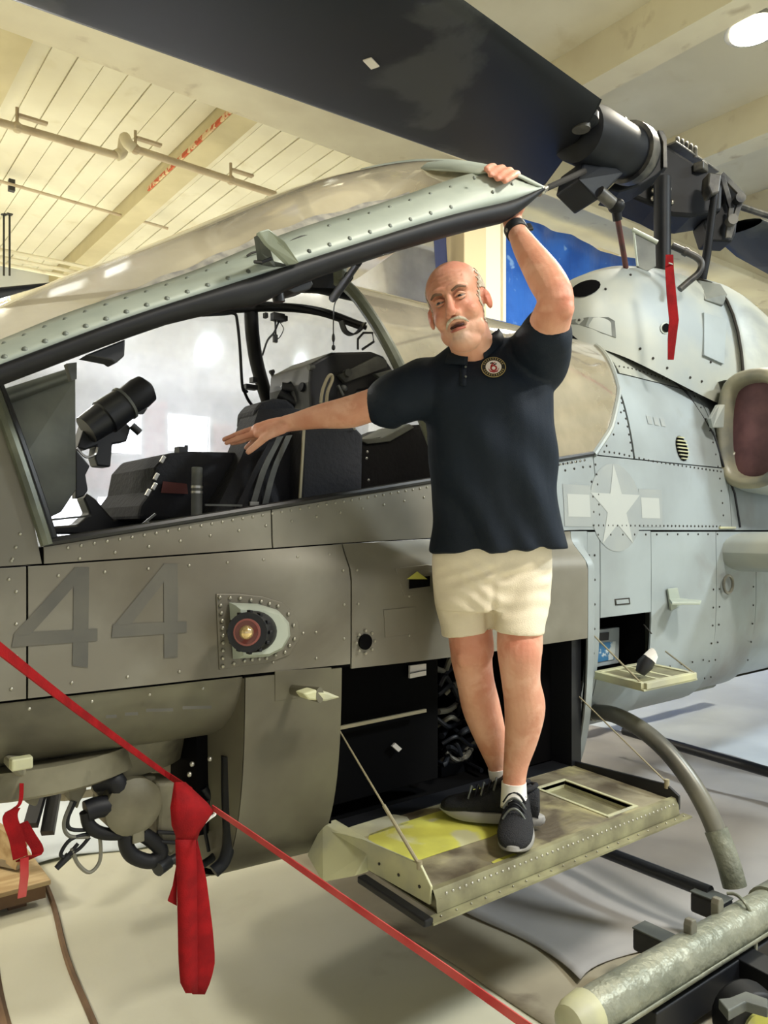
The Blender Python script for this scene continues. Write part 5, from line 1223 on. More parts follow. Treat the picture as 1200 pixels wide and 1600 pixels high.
# ================================================================ RED STRAPS
K = W(300,1236,Y=1.84); KA = W(262,1210,Y=1.88)
def rib(pts, wpx, name, mt, label, cat, parent=None):
    pts = sp3(pts,6); q = MB(); ws = []
    for p in pts: ws.append(V((0,0,1))*lerp(wpx[0],wpx[1],len(ws)/(len(pts)-1)))
    q.ribbon(pts, ws, .003); o = q.build(name, mt, parent)
    return tag(o,label,cat) if label else o
e = empty('red_barrier_strap', K, 'red webbing barrier strap knotted under the nose and stretching to the bottom edge', 'strap')
rib([W(-60,968,d=1.02),W(0,1014,d=1.15),W(120,1108,d=1.5),W(246,1200,d=1.98),K],(.022,.016),'strap_upper',M['red'],None,None,e)
rib([W(332,1262,Y=1.80),W(420,1322,d=1.85),W(560,1420,d=1.72),W(700,1516,d=1.62),W(850,1622,d=1.5)],(.014,.022),'strap_lower',M['pink'],None,None,e)
def flat(poly, name, Y, th=.006): 
    q = MB(); q.prism([W(x,y,Y=Y) for x,y in poly],(0,th,0)); return q.build(name, M['red'], e, bevel=.002)
q = MB(); P = []
for (a,c,y) in (((272,1222),(290,1222),1.84),((266,1262),(325,1255),1.80),((268,1290),(334,1268),1.79),((274,1305),(312,1300),1.80),((276,1325),(306,1320),1.82)):
    P.append([W(lerp(a[0],c[0],t),lerp(a[1],c[1],t),Y=y-.012*math.sin(t*math.pi)) for t in np.linspace(0,1,6)])
q.grid(P); o = q.build('knot', M['red'], e, 'all'); s = o.modifiers.new('t','SOLIDIFY'); s.thickness = .006
q = MB(); P = []
for i,t in enumerate(np.linspace(0,1,16)):
    y = lerp(1312,1552,t); xl = cv([(1312,274),(1400,277),(1500,279),(1540,282),(1552,290)],y); xr = cv([(1312,306),(1370,308),(1552,309)],y)
    P.append([W(xl,y,Y=1.80),W((xl+xr)/2,y,Y=1.795),W(xr,y,Y=1.805)])
q.grid(P); o = q.build('loop_front', M['red'], e, 'all'); s = o.modifiers.new('t','SOLIDIFY'); s.thickness = .003
q = MB(); P = []
for t in np.linspace(0,1,16):
    y = lerp(1310,1553,t); xl = 300; xr = cv([(1310,308),(1370,322),(1450,332),(1500,336),(1530,330),(1553,320)],y)
    P.append([W(xl,y,Y=1.83),W((xl+xr)/2,y,Y=1.84),W(xr,y,Y=1.835)])
q.grid(P); o = q.build('loop_back', M['red'], e, 'all'); s = o.modifiers.new('t','SOLIDIFY'); s.thickness = .003
flat([(276,1350),(277,1416),(262,1408),(270,1384)],'strap_tail',1.81,.003)
q = MB(); q.tube(sp3([W(334,1265,Y=1.80),W(336,1272,Y=1.80),W(328,1278,Y=1.80),W(320,1285,Y=1.81)]),.004,6); q.build('frayed_end', M['white'], e)
e = empty('red_tie_strap', W(35,1300,Y=2.2), 'small red webbing strap hanging from the turret at the left edge', 'strap')
q = MB(); q.ribbon(sp3([W(34,1212,Y=2.16),W(32,1252,Y=2.1),W(20,1266,Y=2.1),W(16,1280,Y=2.1),W(26,1310,Y=2.1),W(32,1340,Y=2.1)],6),[V((.01,0,0))]*12+[V((.035,0,.004))]*19,.004); q.build('strap_front', M['red'], e)
q = MB(); q.ribbon(sp3([W(34,1286,Y=2.13),W(46,1306,Y=2.13),W(58,1326,Y=2.13),W(56,1338,Y=2.13),W(34,1342,Y=2.11)],6),V((.028,0,.006)),.004); q.build('strap_loop', M['red'], e)
q = MB(); q.ribbon([W(38,1340,Y=2.1),W(38,1370,Y=2.1),W(34,1402,Y=2.1)],V((.02,0,0)),.004); q.build('strap_tail', M['pink'], e)
# red streamer on the rotor cowling
e = empty('red_streamer', W(1048,480,d=3.85), 'red warning streamer hanging from the bent tube on the rotor cowling', 'streamer')
q = MB(); q.ribbon([W(x,y,d=3.62) for x,y in ((1046,398),(1046,420),(1049,460),(1053,500),(1050,530),(1048,562))],[CR*w for w in (.035,.04,.045,.045,.04,.028)],.004); q.build('streamer_tape', M['red'], e)
q = MB(); q.box(W(1048,412,d=3.61),(.03,.004,.006)); q.build('streamer_eyelet', M['steel'], e)
# ================================================================ PERSON
MAN = empty('person', (1.75,1.75,.6), 'bald man in navy polo and khaki shorts standing on the open door, arm raised', 'person')
FW = -CF  # towards the viewer
def tubeR(q, pts, n=18, sub=5, flat=None):
    """smooth limb through (point, radius)"""
    s_ = spline([tuple(p)+(r,) for p, r in pts], sub); P3 = [V(a[:3]) for a in s_]; R = [a[3] for a in s_]
    q.tube(P3, .01, n, rs=R); q.ell(P3[0],(R[0],)*3,nu=n,nv=10); q.ell(P3[-1],(R[-1],)*3,nu=n,nv=10)
def fused(q, name, mt, vox, smooth_it=4, parent=MAN, deform=None, fac=.5):
    """one continuous skin over all the overlapping volumes"""
    me = bpy.data.meshes.new(name); me.from_pydata([tuple(v) for v in q.v],[],q.f); me.validate()
    b_ = bmesh.new(); b_.from_mesh(me); bmesh.ops.recalc_face_normals(b_,faces=b_.faces); b_.to_mesh(me); b_.free()
    o = bpy.data.objects.new(name, me); COL.objects.link(o)
    m = o.modifiers.new('r','REMESH'); m.mode = 'VOXEL'; m.voxel_size = vox
    s_ = o.modifiers.new('s','SMOOTH'); s_.factor = fac; s_.iterations = smooth_it
    dg = bpy.context.evaluated_depsgraph_get(); ne = bpy.data.meshes.new_from_object(o.evaluated_get(dg))
    bpy.data.objects.remove(o)
    n = len(ne.vertices); co = np.empty(n*3); ne.vertices.foreach_get('co',co); co = co.reshape(-1,3)
    if deform is not None:
        no = np.empty(n*3); ne.vertices.foreach_get('normal',no); co = deform(co, no.reshape(-1,3))
    c = (co.min(0)+co.max(0))/2; ne.vertices.foreach_set('co',(co-c).ravel())
    ne.materials.clear(); ne.materials.append(mt); ne.polygons.foreach_set('use_smooth',[True]*len(ne.polygons)); ne.name = name
    ne.update()
    r = bpy.data.objects.new(name, ne); link(r,parent); r.location = V(c)-org(parent); return r
# head frame
yaw, roll, pit = math.radians(20), math.radians(15), math.radians(6)
hf = (FW*math.cos(yaw)-CR*math.sin(yaw)+V((0,0,-1))*math.sin(pit)).normalized()
hu = (V((0,0,1))-hf*hf.z).normalized(); hr = hf.cross(V(hu))*-1
hr = hu.cross(hf)*-1 if (hu.cross(hf)).dot(CR) < 0 else hu.cross(hf)
hu2 = hu*math.cos(roll)-hr*math.sin(roll); hr2 = hr*math.cos(roll)+hu*math.sin(roll); hu, hr = hu2, hr2
HR3 = Matrix((hr,hf,hu)).transposed()
HC0 = W(716,480,d=2.17)
def hw(x,y,z): return HC0+HR3 @ V((x,y,z))
q = MB()
q.ell(hw(0,-.012,.040),(.084,.100,.090),HR3,28,18)
q.ell(hw(0,.022,-.018),(.071,.070,.084),HR3,24,16)
q.ell(hw(0,.022,-.070),(.062,.062,.048),HR3,20,12)
q.ell(hw(0,.066,-.098),(.026,.022,.020),HR3,14,10)
for s_ in (-1,1):
    q.ell(hw(s_*.038,.052,-.034),(.028,.032,.030),HR3,14,10)     # cheek
    q.ell(hw(s_*.042,.028,-.074),(.022,.034,.030),HR3,14,10)     # jowl
    q.ell(hw(s_*.013,.098,-.037),(.010,.012,.009),HR3,12,8)      # nostril wing
    q.ell(hw(s_*.086,-.004,-.006),(.009,.018,.030),HR3 @ Matrix.Rotation(s_*.25,3,'Z'),12,12)
    tubeR(q,[(hw(s_*.048,.074,.030),.010),(hw(s_*.030,.089,.035),.012),(hw(s_*.008,.092,.030),.010)],10,3)
tubeR(q,[(hw(0,.088,.024),.010),(hw(0,.103,-.005),.0105),(hw(0,.116,-.030),.0145)],12,4)
tubeR(q,[(hw(-.024,.080,-.062),.006),(hw(-.010,.091,-.057),.008),(hw(.010,.091,-.057),.008),(hw(.024,.080,-.062),.006)],10,3)
tubeR(q,[(hw(-.022,.078,-.076),.006),(hw(0,.089,-.081),.009),(hw(.022,.078,-.076),.006)],10,3)
# neck to torso
NB = W(745,560,d=2.28)
tubeR(q,[(hw(0,-.018,-.06),.062),(lerp(hw(0,-.03,-.09),NB,.6),.064),(NB,.07)],20,4)
q.ell(hw(0,.035,-.105),(.045,.045,.030),HR3,16,10)
# trunk core hidden by clothes
tubeR(q,[(NB,.08),(W(768,640,d=2.34),.12),(W(772,760,d=2.40),.13),(W(768,870,d=2.46),.115),(W(768,905,d=2.47),.09)],20,4)
# arms: raised arm
SHL, ELL, WRL = W(842,560,d=2.24), W(868,468,d=2.06), W(802,352,d=2.235)
tubeR(q,[(W(815,585,d=2.30),.075),(SHL,.068),(lerp(SHL,ELL,.6)+V((0,0,-.008)),.058),(ELL,.049),(lerp(ELL,WRL,.28)+CR*.006,.050),(lerp(ELL,WRL,.65),.038),(lerp(ELL,WRL,.88),.029),(WRL,.028)],20,5)
q.ell(W(880,482,d=2.05),(.03,.03,.034))
PALM = W(795,318,d=2.27)
tubeR(q,[(WRL,.028),(lerp(WRL,PALM,.6),.030),(PALM,.030),(W(793,298,d=2.28),.026)],14,3)
q.ell(W(796,302,d=2.28),(.040,.022,.030))
for k,(bx_,by_,tx,ty,kx,ky) in enumerate(((776,276,760,264,770,260),(786,278,766,273,783,262),(797,281,777,279,795,266),(808,284,789,283,806,271))):
    tubeR(q,[(W(bx_+5,by_+12,d=2.27),.011),(W(kx+3,ky+4,d=2.245),.011),(W(kx,ky+1,d=2.20),.0108),(W(lerp(kx,tx,.55),lerp(ky,ty,.5),d=2.155),.0104),(W(tx,ty,d=2.125),.0085)],10,4)
tubeR(q,[(W(806,334,d=2.25),.014),(W(814,326,d=2.22),.012),(W(816,316,d=2.22),.010)],10,3)
# pointing arm
SHR, ELR, WRR = W(655,612,d=2.30), W(578,634,d=2.33), W(448,662,d=2.44)
tubeR(q,[(W(700,610,d=2.36),.075),(SHR,.066),(lerp(SHR,ELR,.55),.056),(ELR,.050),(lerp(ELR,WRR,.25)+V((0,0,-.006)),.049),(lerp(ELR,WRR,.6),.038),(lerp(ELR,WRR,.88),.029),(WRR,.027)],20,5)
def hand(pts): tubeR(q,[(W(a,b_,d=c),r) for a,b_,c,r in pts],10,4)
hand([(450,662,2.44,.026),(425,667,2.44,.027),(404,672,2.44,.023)]); hand([(440,668,2.42,.022),(420,674,2.42,.024),(405,678,2.42,.018)])
hand([(412,668,2.45,.012),(390,672,2.45,.0105),(370,679,2.45,.0095),(350,687,2.45,.0078)])
hand([(410,674,2.43,.012),(388,680,2.43,.0105),(370,686,2.43,.0095),(354,692,2.43,.0078)])
hand([(408,678,2.46,.011),(390,684,2.47,.010),(375,690,2.47,.0090),(362,693,2.47,.0075)])
hand([(410,682,2.47,.010),(396,690,2.49,.009),(388,696,2.49,.008),(384,700,2.49,.007)])
hand([(432,674,2.41,.015),(414,684,2.40,.013),(400,696,2.40,.0115),(388,706,2.40,.0095)])
# legs
KL, AL = W(812,1030,d=2.37), W(803,1232,d=2.45)
tubeR(q,[(W(808,905,d=2.47),.085),(W(812,965,d=2.41),.072),(W(812,1010,d=2.37),.070),(KL,.066),(W(814,1065,d=2.39),.060),(W(820,1105,d=2.42),.064),(W(815,1150,d=2.44),.054),(W(806,1195,d=2.45),.040),(AL,.036),(W(803,1262,d=2.44),.036)],22,5)
q.ell(W(808,1024,d=2.345),(.042,.03,.05))
KR_, AR_ = W(737,1030,d=2.50), W(784,1210,d=2.60)
tubeR(q,[(W(728,905,d=2.51),.085),(W(732,965,d=2.50),.074),(W(737,1010,d=2.49),.072),(KR_,.067),(W(743,1065,d=2.52),.062),(W(752,1105,d=2.56),.064),(W(766,1150,d=2.58),.054),(W(778,1190,d=2.60),.040),(AR_,.037),(W(788,1235,d=2.59),.036)],22,5)
q.ell(W(730,1022,d=2.46),(.042,.03,.05))
Minv = HR3.transposed()
HCn = np.array(HC0); HRn = np.array(Minv)
def face(co, no):
    L = (co-HCn) @ HRn.T   # local x right, y forward, z up
    def g(x,y,z,r): return np.exp(-(((L[:,0]-x)**2+(L[:,1]-y)**2+(L[:,2]-z)**2)/(r*r)))
    d = np.zeros(len(co))
    for s_ in (-1,1):
        d -= .010*g(s_*.031,.084,.010,.014)+.004*g(s_*.020,.090,-.045,.012)*0
        d += .0035*g(s_*.033,.080,-.010,.011)           # bag under the eye
        d -= .0045*g(s_*.036,.075,-.052,.012)           # smile fold
        d -= .006*g(s_*.076,.020,.030,.025)             # temple
        d -= .006*g(s_*.083,.004,-.002,.012)
    d -= .0085*g(-.012,.092,-.0685,.0075)+.0095*g(.004,.094,-.0685,.0075)+.0085*g(.018,.088,-.0685,.0065)
    d -= .004*g(0,.085,-.088,.012)
    d += .001*(g(.05,.045,-.075,.022)+g(-.05,.045,-.075,.022)) + .004*g(0,.10,.032,.016) - .003*g(.012,.103,.018,.006)*0
    for zz_ in (.052,.064,.077): d -= .0016*np.exp(-((L[:,2]-zz_)/.0022)**2)*(np.abs(L[:,0]) < .045)*(L[:,1] > .03)
    d -= .002*(g(0,.092,.060,.004*3)+g(0,.09,.075,.010))
    return co+no*d[:,None]
BODY = fused(q,'body',M['skin_body'],.0042,3,MAN,face)
nb = len(BODY.data.vertices); cb = np.empty(nb*3); BODY.data.vertices.foreach_get('co',cb); cb = cb.reshape(-1,3)+np.array(V(BODY.location)+org(MAN))
L = (cb-HCn) @ HRn.T
def gg(P,c,r): return np.exp(-(((P-np.array(c))/np.array(r))**2).sum(1))
red = .9*gg(L,(0,.115,-.03),(.02,.03,.025))+.8*(gg(L,(.045,.07,-.02),(.025,.04,.025))+gg(L,(-.045,.07,-.02),(.025,.04,.025)))+.5*gg(L,(0,.06,.10),(.07,.08,.04))+1.2*(gg(L,(.086,0,0),(.014,.03,.04))+gg(L,(-.086,0,0),(.014,.03,.04)))
for p_,r_ in ((W(812,1005,d=2.33),.06),(W(735,1005,d=2.44),.06),(W(884,470,d=2.03),.05),(W(775,275,d=2.14),.05)): red += .7*gg(cb,p_,(r_,r_,r_))
stub = .5*gg(L,(0,.08,-.095),(.026,.05,.018))+.3*gg(L,(0,.05,-.095),(.065,.08,.035))
for nm,arr in (('flush',np.clip(red,0,1)),('stubble',np.clip(stub,0,1))):
    at = BODY.data.attributes.new(nm,'FLOAT','POINT'); at.data.foreach_set('value',arr.astype(np.float32))
# eyes, brows, moustache, hair
for s_ in (-1,1):
    q = MB(); q.ell(hw(s_*.031,.0765,.008),(.0125,.0125,.0125),HR3,16,12); q.build('eyeball',M['eye'],MAN,'all')
    q = MB(); q.ell(hw(s_*.031-.001,.0865,.0065),(.0055,.003,.0055),HR3,14,8); q.build('iris',M['iris'],MAN,'all')
    q = MB(); tubeR(q,[(hw(s_*.044,.0795,.010),.0030),(hw(s_*.031,.0890,.0142),.0044),(hw(s_*.017,.0860,.011),.0030)],8,4); tubeR(q,[(hw(s_*.043,.0790,.004),.0025),(hw(s_*.031,.0876,.0005),.0034),(hw(s_*.018,.0850,.003),.0025)],8,4); q.build('eyelid',M['skin'],MAN,'all')
    q = MB(); tubeR(q,[(hw(s_*.050,.081,.026),.0028),(hw(s_*.034,.0965,.030),.0042),(hw(s_*.016,.0995,.024),.0034)],8,4); q.build('eyebrow',M['brow'],MAN,'all')
q = MB()
for s_ in (-1,1): tubeR(q,[(hw(s_*.001,.1005,-.048),.0035),(hw(s_*.012,.0965,-.050),.0052),(hw(s_*.024,.0885,-.056),.0042),(hw(s_*.032,.081,-.066),.0022)],10,4)
fused(q,'moustache',M['hair'],.002,2)
q = MB(); tubeR(q,[(hw(-.019,.0868,-.0785),.0028),(hw(0,.0960,-.0790),.0046),(hw(.019,.0868,-.0785),.0028)],10,4); q.build('lower_lip',M['lip'],MAN,'all')
q = MB(); tubeR(q,[(hw(-.018,.0865,-.069),.003),(hw(0,.0925,-.0685),.004),(hw(.018,.0865,-.069),.003)],8,3); q.build('mouth_gap',M['mouth'],MAN,'all')
# close-cropped white hair round the sides and back: a thin rough layer that follows the skull
HM = BODY.data; nn_ = np.empty(nb*3); HM.vertices.foreach_get('normal',nn_); nn_ = nn_.reshape(-1,3)
jit = .006*np.sin(L[:,2]*420+L[:,0]*300)+.005*np.sin(L[:,1]*510+2*np.sin(L[:,2]*260))
top_z = .088-.35*np.clip(L[:,1]+.02,0,1)+jit
sel = (L[:,1] < .040-.35*np.clip(L[:,2],0,1)+jit)&(L[:,2] < top_z)&(L[:,2] > -.062+.8*np.clip(L[:,1]+.005,0,1)+jit)&(np.abs(L[:,0]) < .0885)&(L[:,2] > -.07)
sel &= ~((np.abs(L[:,0]) > .070)&(np.abs(L[:,1]+.004) < .019)&(np.abs(L[:,2]+.006) < .032))
fs = [tuple(p.vertices) for p in HM.polygons if all(sel[v] for v in p.vertices)]
us = sorted({v for f in fs for v in f}); mp_ = {v:i for i,v in enumerate(us)}
q = MB(); q.add([V(cb[v]+nn_[v]*.0022) for v in us],[tuple(mp_[v] for v in f) for f in fs]); o = q.build('hair',M['hair'],MAN,'all',fix=False)
sd = o.modifiers.new('t','SOLIDIFY'); sd.thickness = .002
# ---- polo shirt
def ring_loft(q, rows, n=36, p=2.3):
    rows = spline(rows,6); P = []
    for px,py,d,hw_,hd,tl in [tuple(a) for a in rows]:
        c = W(px,py,d=d); r = []
        for k in range(n):
            t = 2*math.pi*k/n; cc, ss = math.cos(t), math.sin(t)
            r.append(c+(CR*math.cos(tl)+V((0,0,1))*math.sin(tl))*(hw_*math.copysign(abs(cc)**(2/p),cc))+FW*(hd*math.copysign(abs(ss)**(2/p),ss)))
        P.append(r+[r[0]])
    n0 = len(q.v); q.grid(P); m = len(P)
    q.f.append(tuple(n0+k for k in range(n))); q.f.append(tuple(n0+(m-1)*(n+1)+k for k in range(n)))
q = MB()
ring_loft(q,[(779,860,2.44,.217,.150,.03),(775,820,2.43,.202,.160,.02),(771,770,2.40,.196,.168,0),(768,710,2.36,.194,.168,0),(764,660,2.33,.196,.158,0),(758,612,2.31,.200,.140,.04),(754,575,2.31,.190,.112,.10),(750,550,2.30,.145,.085,.12),(748,536,2.29,.09,.065,.12)])
tubeR(q,[(W(800,600,d=2.33),.115),(W(838,560,d=2.28),.100),(lerp(SHL,ELL,.22),.088),(lerp(SHL,ELL,.45)+V((.0,0,-.01)),.078)],24,5)
tubeR(q,[(W(700,605,d=2.36),.105),(SHR,.092),(lerp(SHR,ELR,.5),.080),(W(604,632,d=2.325),.073)],24,5)
# sleeve ends: keep them clean discs
def shirt_def(co, no):
    X = co @ np.array(CR); Z = co[:,2]
    u = X+.55*Z
    f = np.sin((X*.9+Z*.55)*36+2.2*np.sin(Z*7))*.5+np.sin((X*1.0+Z*.42)*61+1.2*np.sin(Z*11+X*5))*.3
    amp = .013*(.45+.55*np.clip((1.95-Z)/.35,0,1))
    g = np.exp(-((X-.30)**2)/.02)
    h = np.sin(X*55+Z*6)*.5*np.clip((1.68-Z)/.2,0,1)*.008
    r = co+no*(f*amp+h)[:,None]
    zh = W(779,862,d=2.44).z
    slope = (X-np.array(W(779,862,d=2.44)).dot(np.array(CR)))*.06
    r[:,2] = np.maximum(r[:,2], zh+slope+.0008*np.sin(X*40))
    return r
SHIRT = fused(q,'polo_shirt',M['shirt'],.0065,5,MAN,shirt_def)
# hem turned in, collar, placket, buttons, emblem
sv = [SHIRT.matrix_basis @ v.co + V(org(MAN)) for v in SHIRT.data.vertices]
bvs = BVHTree.FromPolygons(sv,[tuple(p.vertices) for p in SHIRT.data.polygons])
def onshirt(px,py,off=0):
    d = (W(px,py,d=2)-EYE).normalized(); h = bvs.ray_cast(EYE,d)
    if h[0] is None: return W(px,py,d=2.2), FW
    n = h[1] if h[1].dot(d) < 0 else -h[1]; return h[0]+n*off, n
def strip(pxs, wpx, name, mt, off=.003, th=.004):
    P = []
    for (x,y),w in zip(pxs,wpx):
        P.append([onshirt(x-w,y,off)[0],onshirt(x,y,off+th*.6)[0],onshirt(x+w,y,off)[0]])
    q = MB(); q.grid(P); o = q.build(name,mt,MAN,'all'); s = o.modifiers.new('t','SOLIDIFY'); s.thickness = th; return o
strip([(724,y) for y in range(558,604,5)],[5]*10,'placket',M['shirt'])
for y in (575,590):
    p,n = onshirt(728,y,.006); q = MB(); q.ell(p,(.0035,.0035,.0035),nu=8,nv=6); q.build('button',M['armour'],MAN,'all')
# collar: turned-down band round the neck, open at the front
P = []
nk = W(738,541,d=2.265)
for i in range(45):
    a = math.radians(lerp(14,346,i/44)); f_ = math.cos(a); s_ = math.sin(a); fr_ = max(0,f_)**3
    tilt = .034*s_
    low_ = .034+.020*max(0,f_)**6
    top = nk+V((0,0,.020+tilt-.034*max(0,f_)))+CR*(.076*s_)+FW*(.072*f_-.004)
    P.append([top-V((0,0,.03)),top,top+CR*(.008*s_)+FW*(.008*f_)+V((0,0,-.004)),top+CR*(.022*s_)+FW*(.018*f_)+V((0,0,-low_))])
q = MB(); q.grid(P); o = q.build('collar',M['shirt'],MAN,'all'); s = o.modifiers.new('t','SOLIDIFY'); s.thickness = .004
# round chest emblem
ec, en = onshirt(771,575,.004); ex = CR-en*CR.dot(en); ex.normalize(); ey = en.cross(ex); ey = ey if ey.z > 0 else -ey
er = 18.5*2.25/1200
def edisc(r0, r1, mt, off, name, n=40):
    q = MB(); vs = []
    for k in range(n):
        t = 2*math.pi*k/n; vs += [ec+ex*(r0*math.cos(t))+ey*(r0*math.sin(t))+en*off, ec+ex*(r1*math.cos(t))+ey*(r1*math.sin(t))+en*off]
    q.add(vs,[(2*k,2*k+1,(2*k+3) % (2*n),(2*k+2) % (2*n)) for k in range(n)]); return q.build(name,mt,EMB,fix=False)
EMB = bpy.data.objects.new('chest_emblem',None); link(EMB,MAN)
edisc(.0,er,M['gold'],.0,'emblem_border'); edisc(er*.66,er*.94,M['watch'],.0008,'emblem_ring'); edisc(0,er*.64,M['white'],.0012,'emblem_field')
q = MB()
for k in range(26):
    t = 2*math.pi*(k+.5)/26
    if abs(math.sin(t)) < .18: continue
    c_ = ec+ex*(er*.80*math.cos(t))+ey*(er*.80*math.sin(t))+en*.0014
    tt = (ex*-math.sin(t)+ey*math.cos(t)); rr_ = ex*math.cos(t)+ey*math.sin(t)
    q.prism([c_-tt*.0012-rr_*.0025,c_+tt*.0012-rr_*.0025,c_+tt*.0012+rr_*.0025,c_-tt*.0012+rr_*.0025],en*.0004)
q.build('emblem_lettering',M['gold'],EMB)
q = MB(); e2 = lambda x,y: ec+ex*(er*x)+ey*(er*y)+en*.0018
q.ribbon([e2(.22*math.cos(t),-.12+.24*math.sin(t)) for t in np.linspace(0,2*math.pi,20)],[ (ex*math.cos(t)+ey*math.sin(t))*er*.13 for t in np.linspace(0,2*math.pi,20)],.0008)
q.ribbon([e2(-.22,-.08),e2(-.16,.16),e2(-.02,.36),e2(.16,.46)],[ex*er*.13]*4,.0008)
q.build('emblem_numeral',M['emb_red'],EMB)
q = MB(); q.ribbon([e2(-.42,-.20),e2(-.30,-.42),e2(0,-.52),e2(.30,-.42),e2(.42,-.15)],ey*er*.12,.0008); q.build('emblem_swoosh',M['emb_red'],EMB)
q = MB(); q.ribbon([e2(-.26,.34),e2(-.05,.42),e2(.05,.22),e2(.26,.30)],ey*er*.11,.0009); q.build('emblem_mark',M['watch'],EMB)
# ---- shorts
q = MB()
ring_loft(q,[(768,830,2.45,.185,.130,0),(768,870,2.46,.190,.135,0),(768,905,2.47,.190,.135,0),(768,930,2.46,.182,.128,0),(768,952,2.45,.170,.112,0)],36,2.4)
def leg_loft(rows): ring_loft(q,rows,32,2.2)
leg_loft([(722,890,2.50,.098,.115,0),(724,940,2.50,.094,.108,0),(729,972,2.49,.086,.098,.10),(731,988,2.49,.086,.098,.16)])
leg_loft([(812,890,2.46,.100,.115,0),(812,940,2.43,.093,.106,0),(810,972,2.40,.082,.096,-.04),(809,988,2.395,.080,.096,-.06)])
def sh_def(co,no):
    X = co @ np.array(CR); Z = co[:,2]
    f = np.sin(Z*120+X*40+3*np.sin(X*22))*.45+np.sin(Z*85-X*55+2*np.sin(Z*40))*.55; F_ = np.clip(-(no @ np.array(CF))*1.3,0,1); f = f*F_
    k = np.clip((1.47-Z)/.05,0,1)*np.clip((Z-1.26)/.06,0,1)
    cx = np.array(W(766,900,d=2.4)).dot(np.array(CR)); cr = np.exp(-((X-cx)/.012)**2)*np.clip((1.42-Z)/.1,0,1)
    return co+no*(f*.0055*k-cr*.010)[:,None]
fused(q,'shorts',M['shorts'],.006,4,MAN,sh_def)
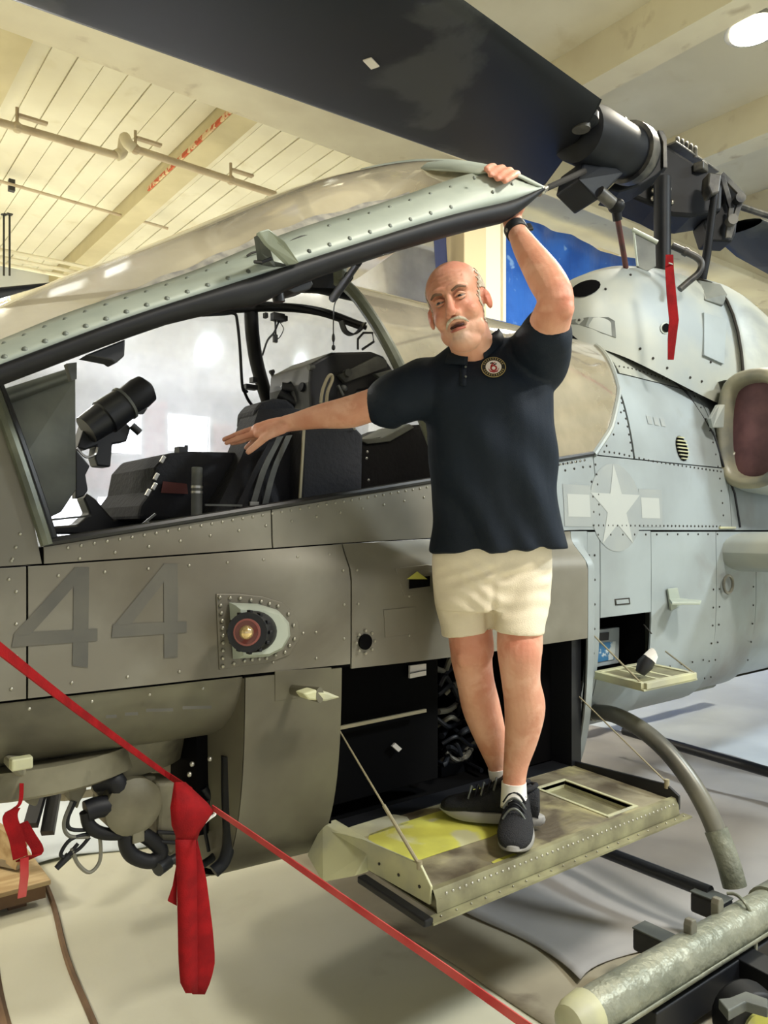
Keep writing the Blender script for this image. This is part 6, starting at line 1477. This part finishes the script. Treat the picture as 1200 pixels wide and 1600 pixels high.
# ---- socks and shoes
q = MB(); q.tube([W(803,1222,d=2.45),W(803,1240,d=2.45),W(803,1262,d=2.43)],.04,20,rs=[.0395,.041,.043]); q.build('sock',M['white'],MAN,True)
q = MB(); q.tube([W(781,1199,d=2.60),W(785,1216,d=2.60),W(789,1240,d=2.59)],.04,20,rs=[.0415,.043,.046]); q.build('sock',M['white'],MAN,True)
def shoe(heel, toe, sgn):
    """heel and toe: points on the ground line; returns a shoe with sole and laces"""
    h0 = V(heel); ax = V(toe)-h0; L = ax.length; ax.normalize(); sd_ = V((-ax.y,ax.x,0)).normalized(); up = ax.cross(sd_)*1
    if up.z < 0: up = -up
    S = L/.30
    f = lambda x,y,z: h0+ax*(x*S)+sd_*(y*S)+up*(z*S*1.22)
    root = bpy.data.objects.new('shoe',None); link(root,MAN)
    q = MB()
    st = [(.012,.030,.014,.085),(.05,.036,.012,.098),(.09,.037,.012,.102),(.13,.037,.012,.092),(.17,.042,.012,.076),(.21,.046,.012,.064),(.25,.046,.012,.053),(.285,.038,.014,.044),(.303,.020,.017,.034)]
    P = []
    for x,w,z0,z1 in [tuple(a) for a in spline(st,4)]:
        r = []
        for k in range(20):
            t = 2*math.pi*k/20; c_, s2 = math.cos(t), math.sin(t)
            y = w*math.copysign(abs(c_)**.8,c_)*(1-.35*max(0,s2)**1.5); z = (z0+z1)/2+(z1-z0)/2*math.copysign(abs(s2)**.8,s2)
            r.append(f(x,y+sgn*.006*math.sin(x/.3*math.pi),z))
        P.append(r+[r[0]])
    q.grid(P); m = len(P); q.f.append(tuple(range(20))); q.f.append(tuple((m-1)*21+k for k in range(20)))
    up_ = q.build('upper',M['shoe'],root,'all')
    q = MB(); out = []
    for k in range(72):
        t = 2*math.pi*k/72; x = .152+.156*math.copysign(abs(math.cos(t))**.9,math.cos(t)); w = float(np.interp(x,[0,.05,.12,.2,.26,.308],[.034,.038,.037,.047,.048,.044]))*1.06
        out.append((x, w*math.copysign(abs(math.sin(t))**.85,math.sin(t))+sgn*.006*math.sin(x/.3*math.pi)))
    P = []
    for z,k in ((.003,.88),(.0,.94),(.005,1.0),(.013,1.02),(.021,1.0),(.024,.95)):
        r = [f(.152+(x-.152)*k, y*k, z+ (.010*max(0,(x-.22)/.08)**2 if z < .01 else .004*max(0,(x-.22)/.08))) for x,y in out]; P.append(r+[r[0]])
    q.grid(P); n_ = 72; q.f.append(tuple(range(n_))); q.f.append(tuple(5*73+k for k in range(n_)))
    q.build('sole',M['sole'],root,True)
    q = MB(); P = []
    for x,z in ((.095,.106),(.12,.104),(.15,.088),(.185,.070)): P.append([f(x,-.018,z-.004),f(x,0,z+.004),f(x,.018,z-.004)])
    q.grid(P); o = q.build('tongue',M['cloth_black'],root,'all'); s = o.modifiers.new('t','SOLIDIFY'); s.thickness = .006
    for k in range(6):
        x = .118+.019*k; z = float(np.interp(x,[.1,.13,.17,.21],[.107,.100,.084,.071]))
        q = MB(); q.tube(sp3([f(x+.004,-.030,z-.018),f(x,-.016,z-.002),f(x,0,z+.005),f(x,.016,z-.002),f(x+.004,.030,z-.018)],3),.0032*S,8); q.build('lace',M['armour'] if k % 2 else M['hub'],root,True)
    q = MB(); q.ribbon([f(.088,0,.090),f(.088,0,.118),f(.094,0,.120),f(.098,0,.096)],sd_*.014,.002); q.build('pull_tab',M['cloth_black'],root)
    q = MB(); q.tube(sp3([f(.045,-.030,.088),f(.075,-.037,.098),f(.10,-.028,.104),f(.112,0,.108),f(.10,.028,.104),f(.075,.037,.098),f(.045,.030,.088),f(.02,0,.094),f(.045,-.030,.088)],4),.008,10); q.build('ankle_collar',M['cloth_black'],root,True)
    return root
h1 = W(806,1268,Z=.603); t1 = W(801,1356,Z=.588); t1 = h1+(t1-h1).normalized()*.345; shoe(h1,t1,1)
t2 = W(692,1272,Z=.603); h2 = W(803,1284,Z=.603); h2 = t2+(h2-t2).normalized()*.33; shoe(h2,t2,-1)
# ---- wrist band
wa = lerp(ELL,WRL,.93); wv = (WRL-ELL).normalized()
q = MB(); q.tube([wa-wv*.014,wa-wv*.012,wa+wv*.012,wa+wv*.014],.03,24,rs=[.0315,.033,.033,.0315]); wt = q.build('watch',M['watch'],MAN,True)
sx_ = (CR-wv*CR.dot(wv)).normalized()
q = MB(); q.beam(wa+sx_*.034-wv*.014+FW*.006,wa+sx_*.034+wv*.014+FW*.006,.028,.010,up=sx_.cross(wv)); q.build('watch_case',M['blackm'],wt if False else MAN,bevel=.003)
q = MB(); q.ell(wa-sx_*.030+FW*.012,(.004,.004,.006)); q.build('watch_clasp',M['steel'],MAN,'all')
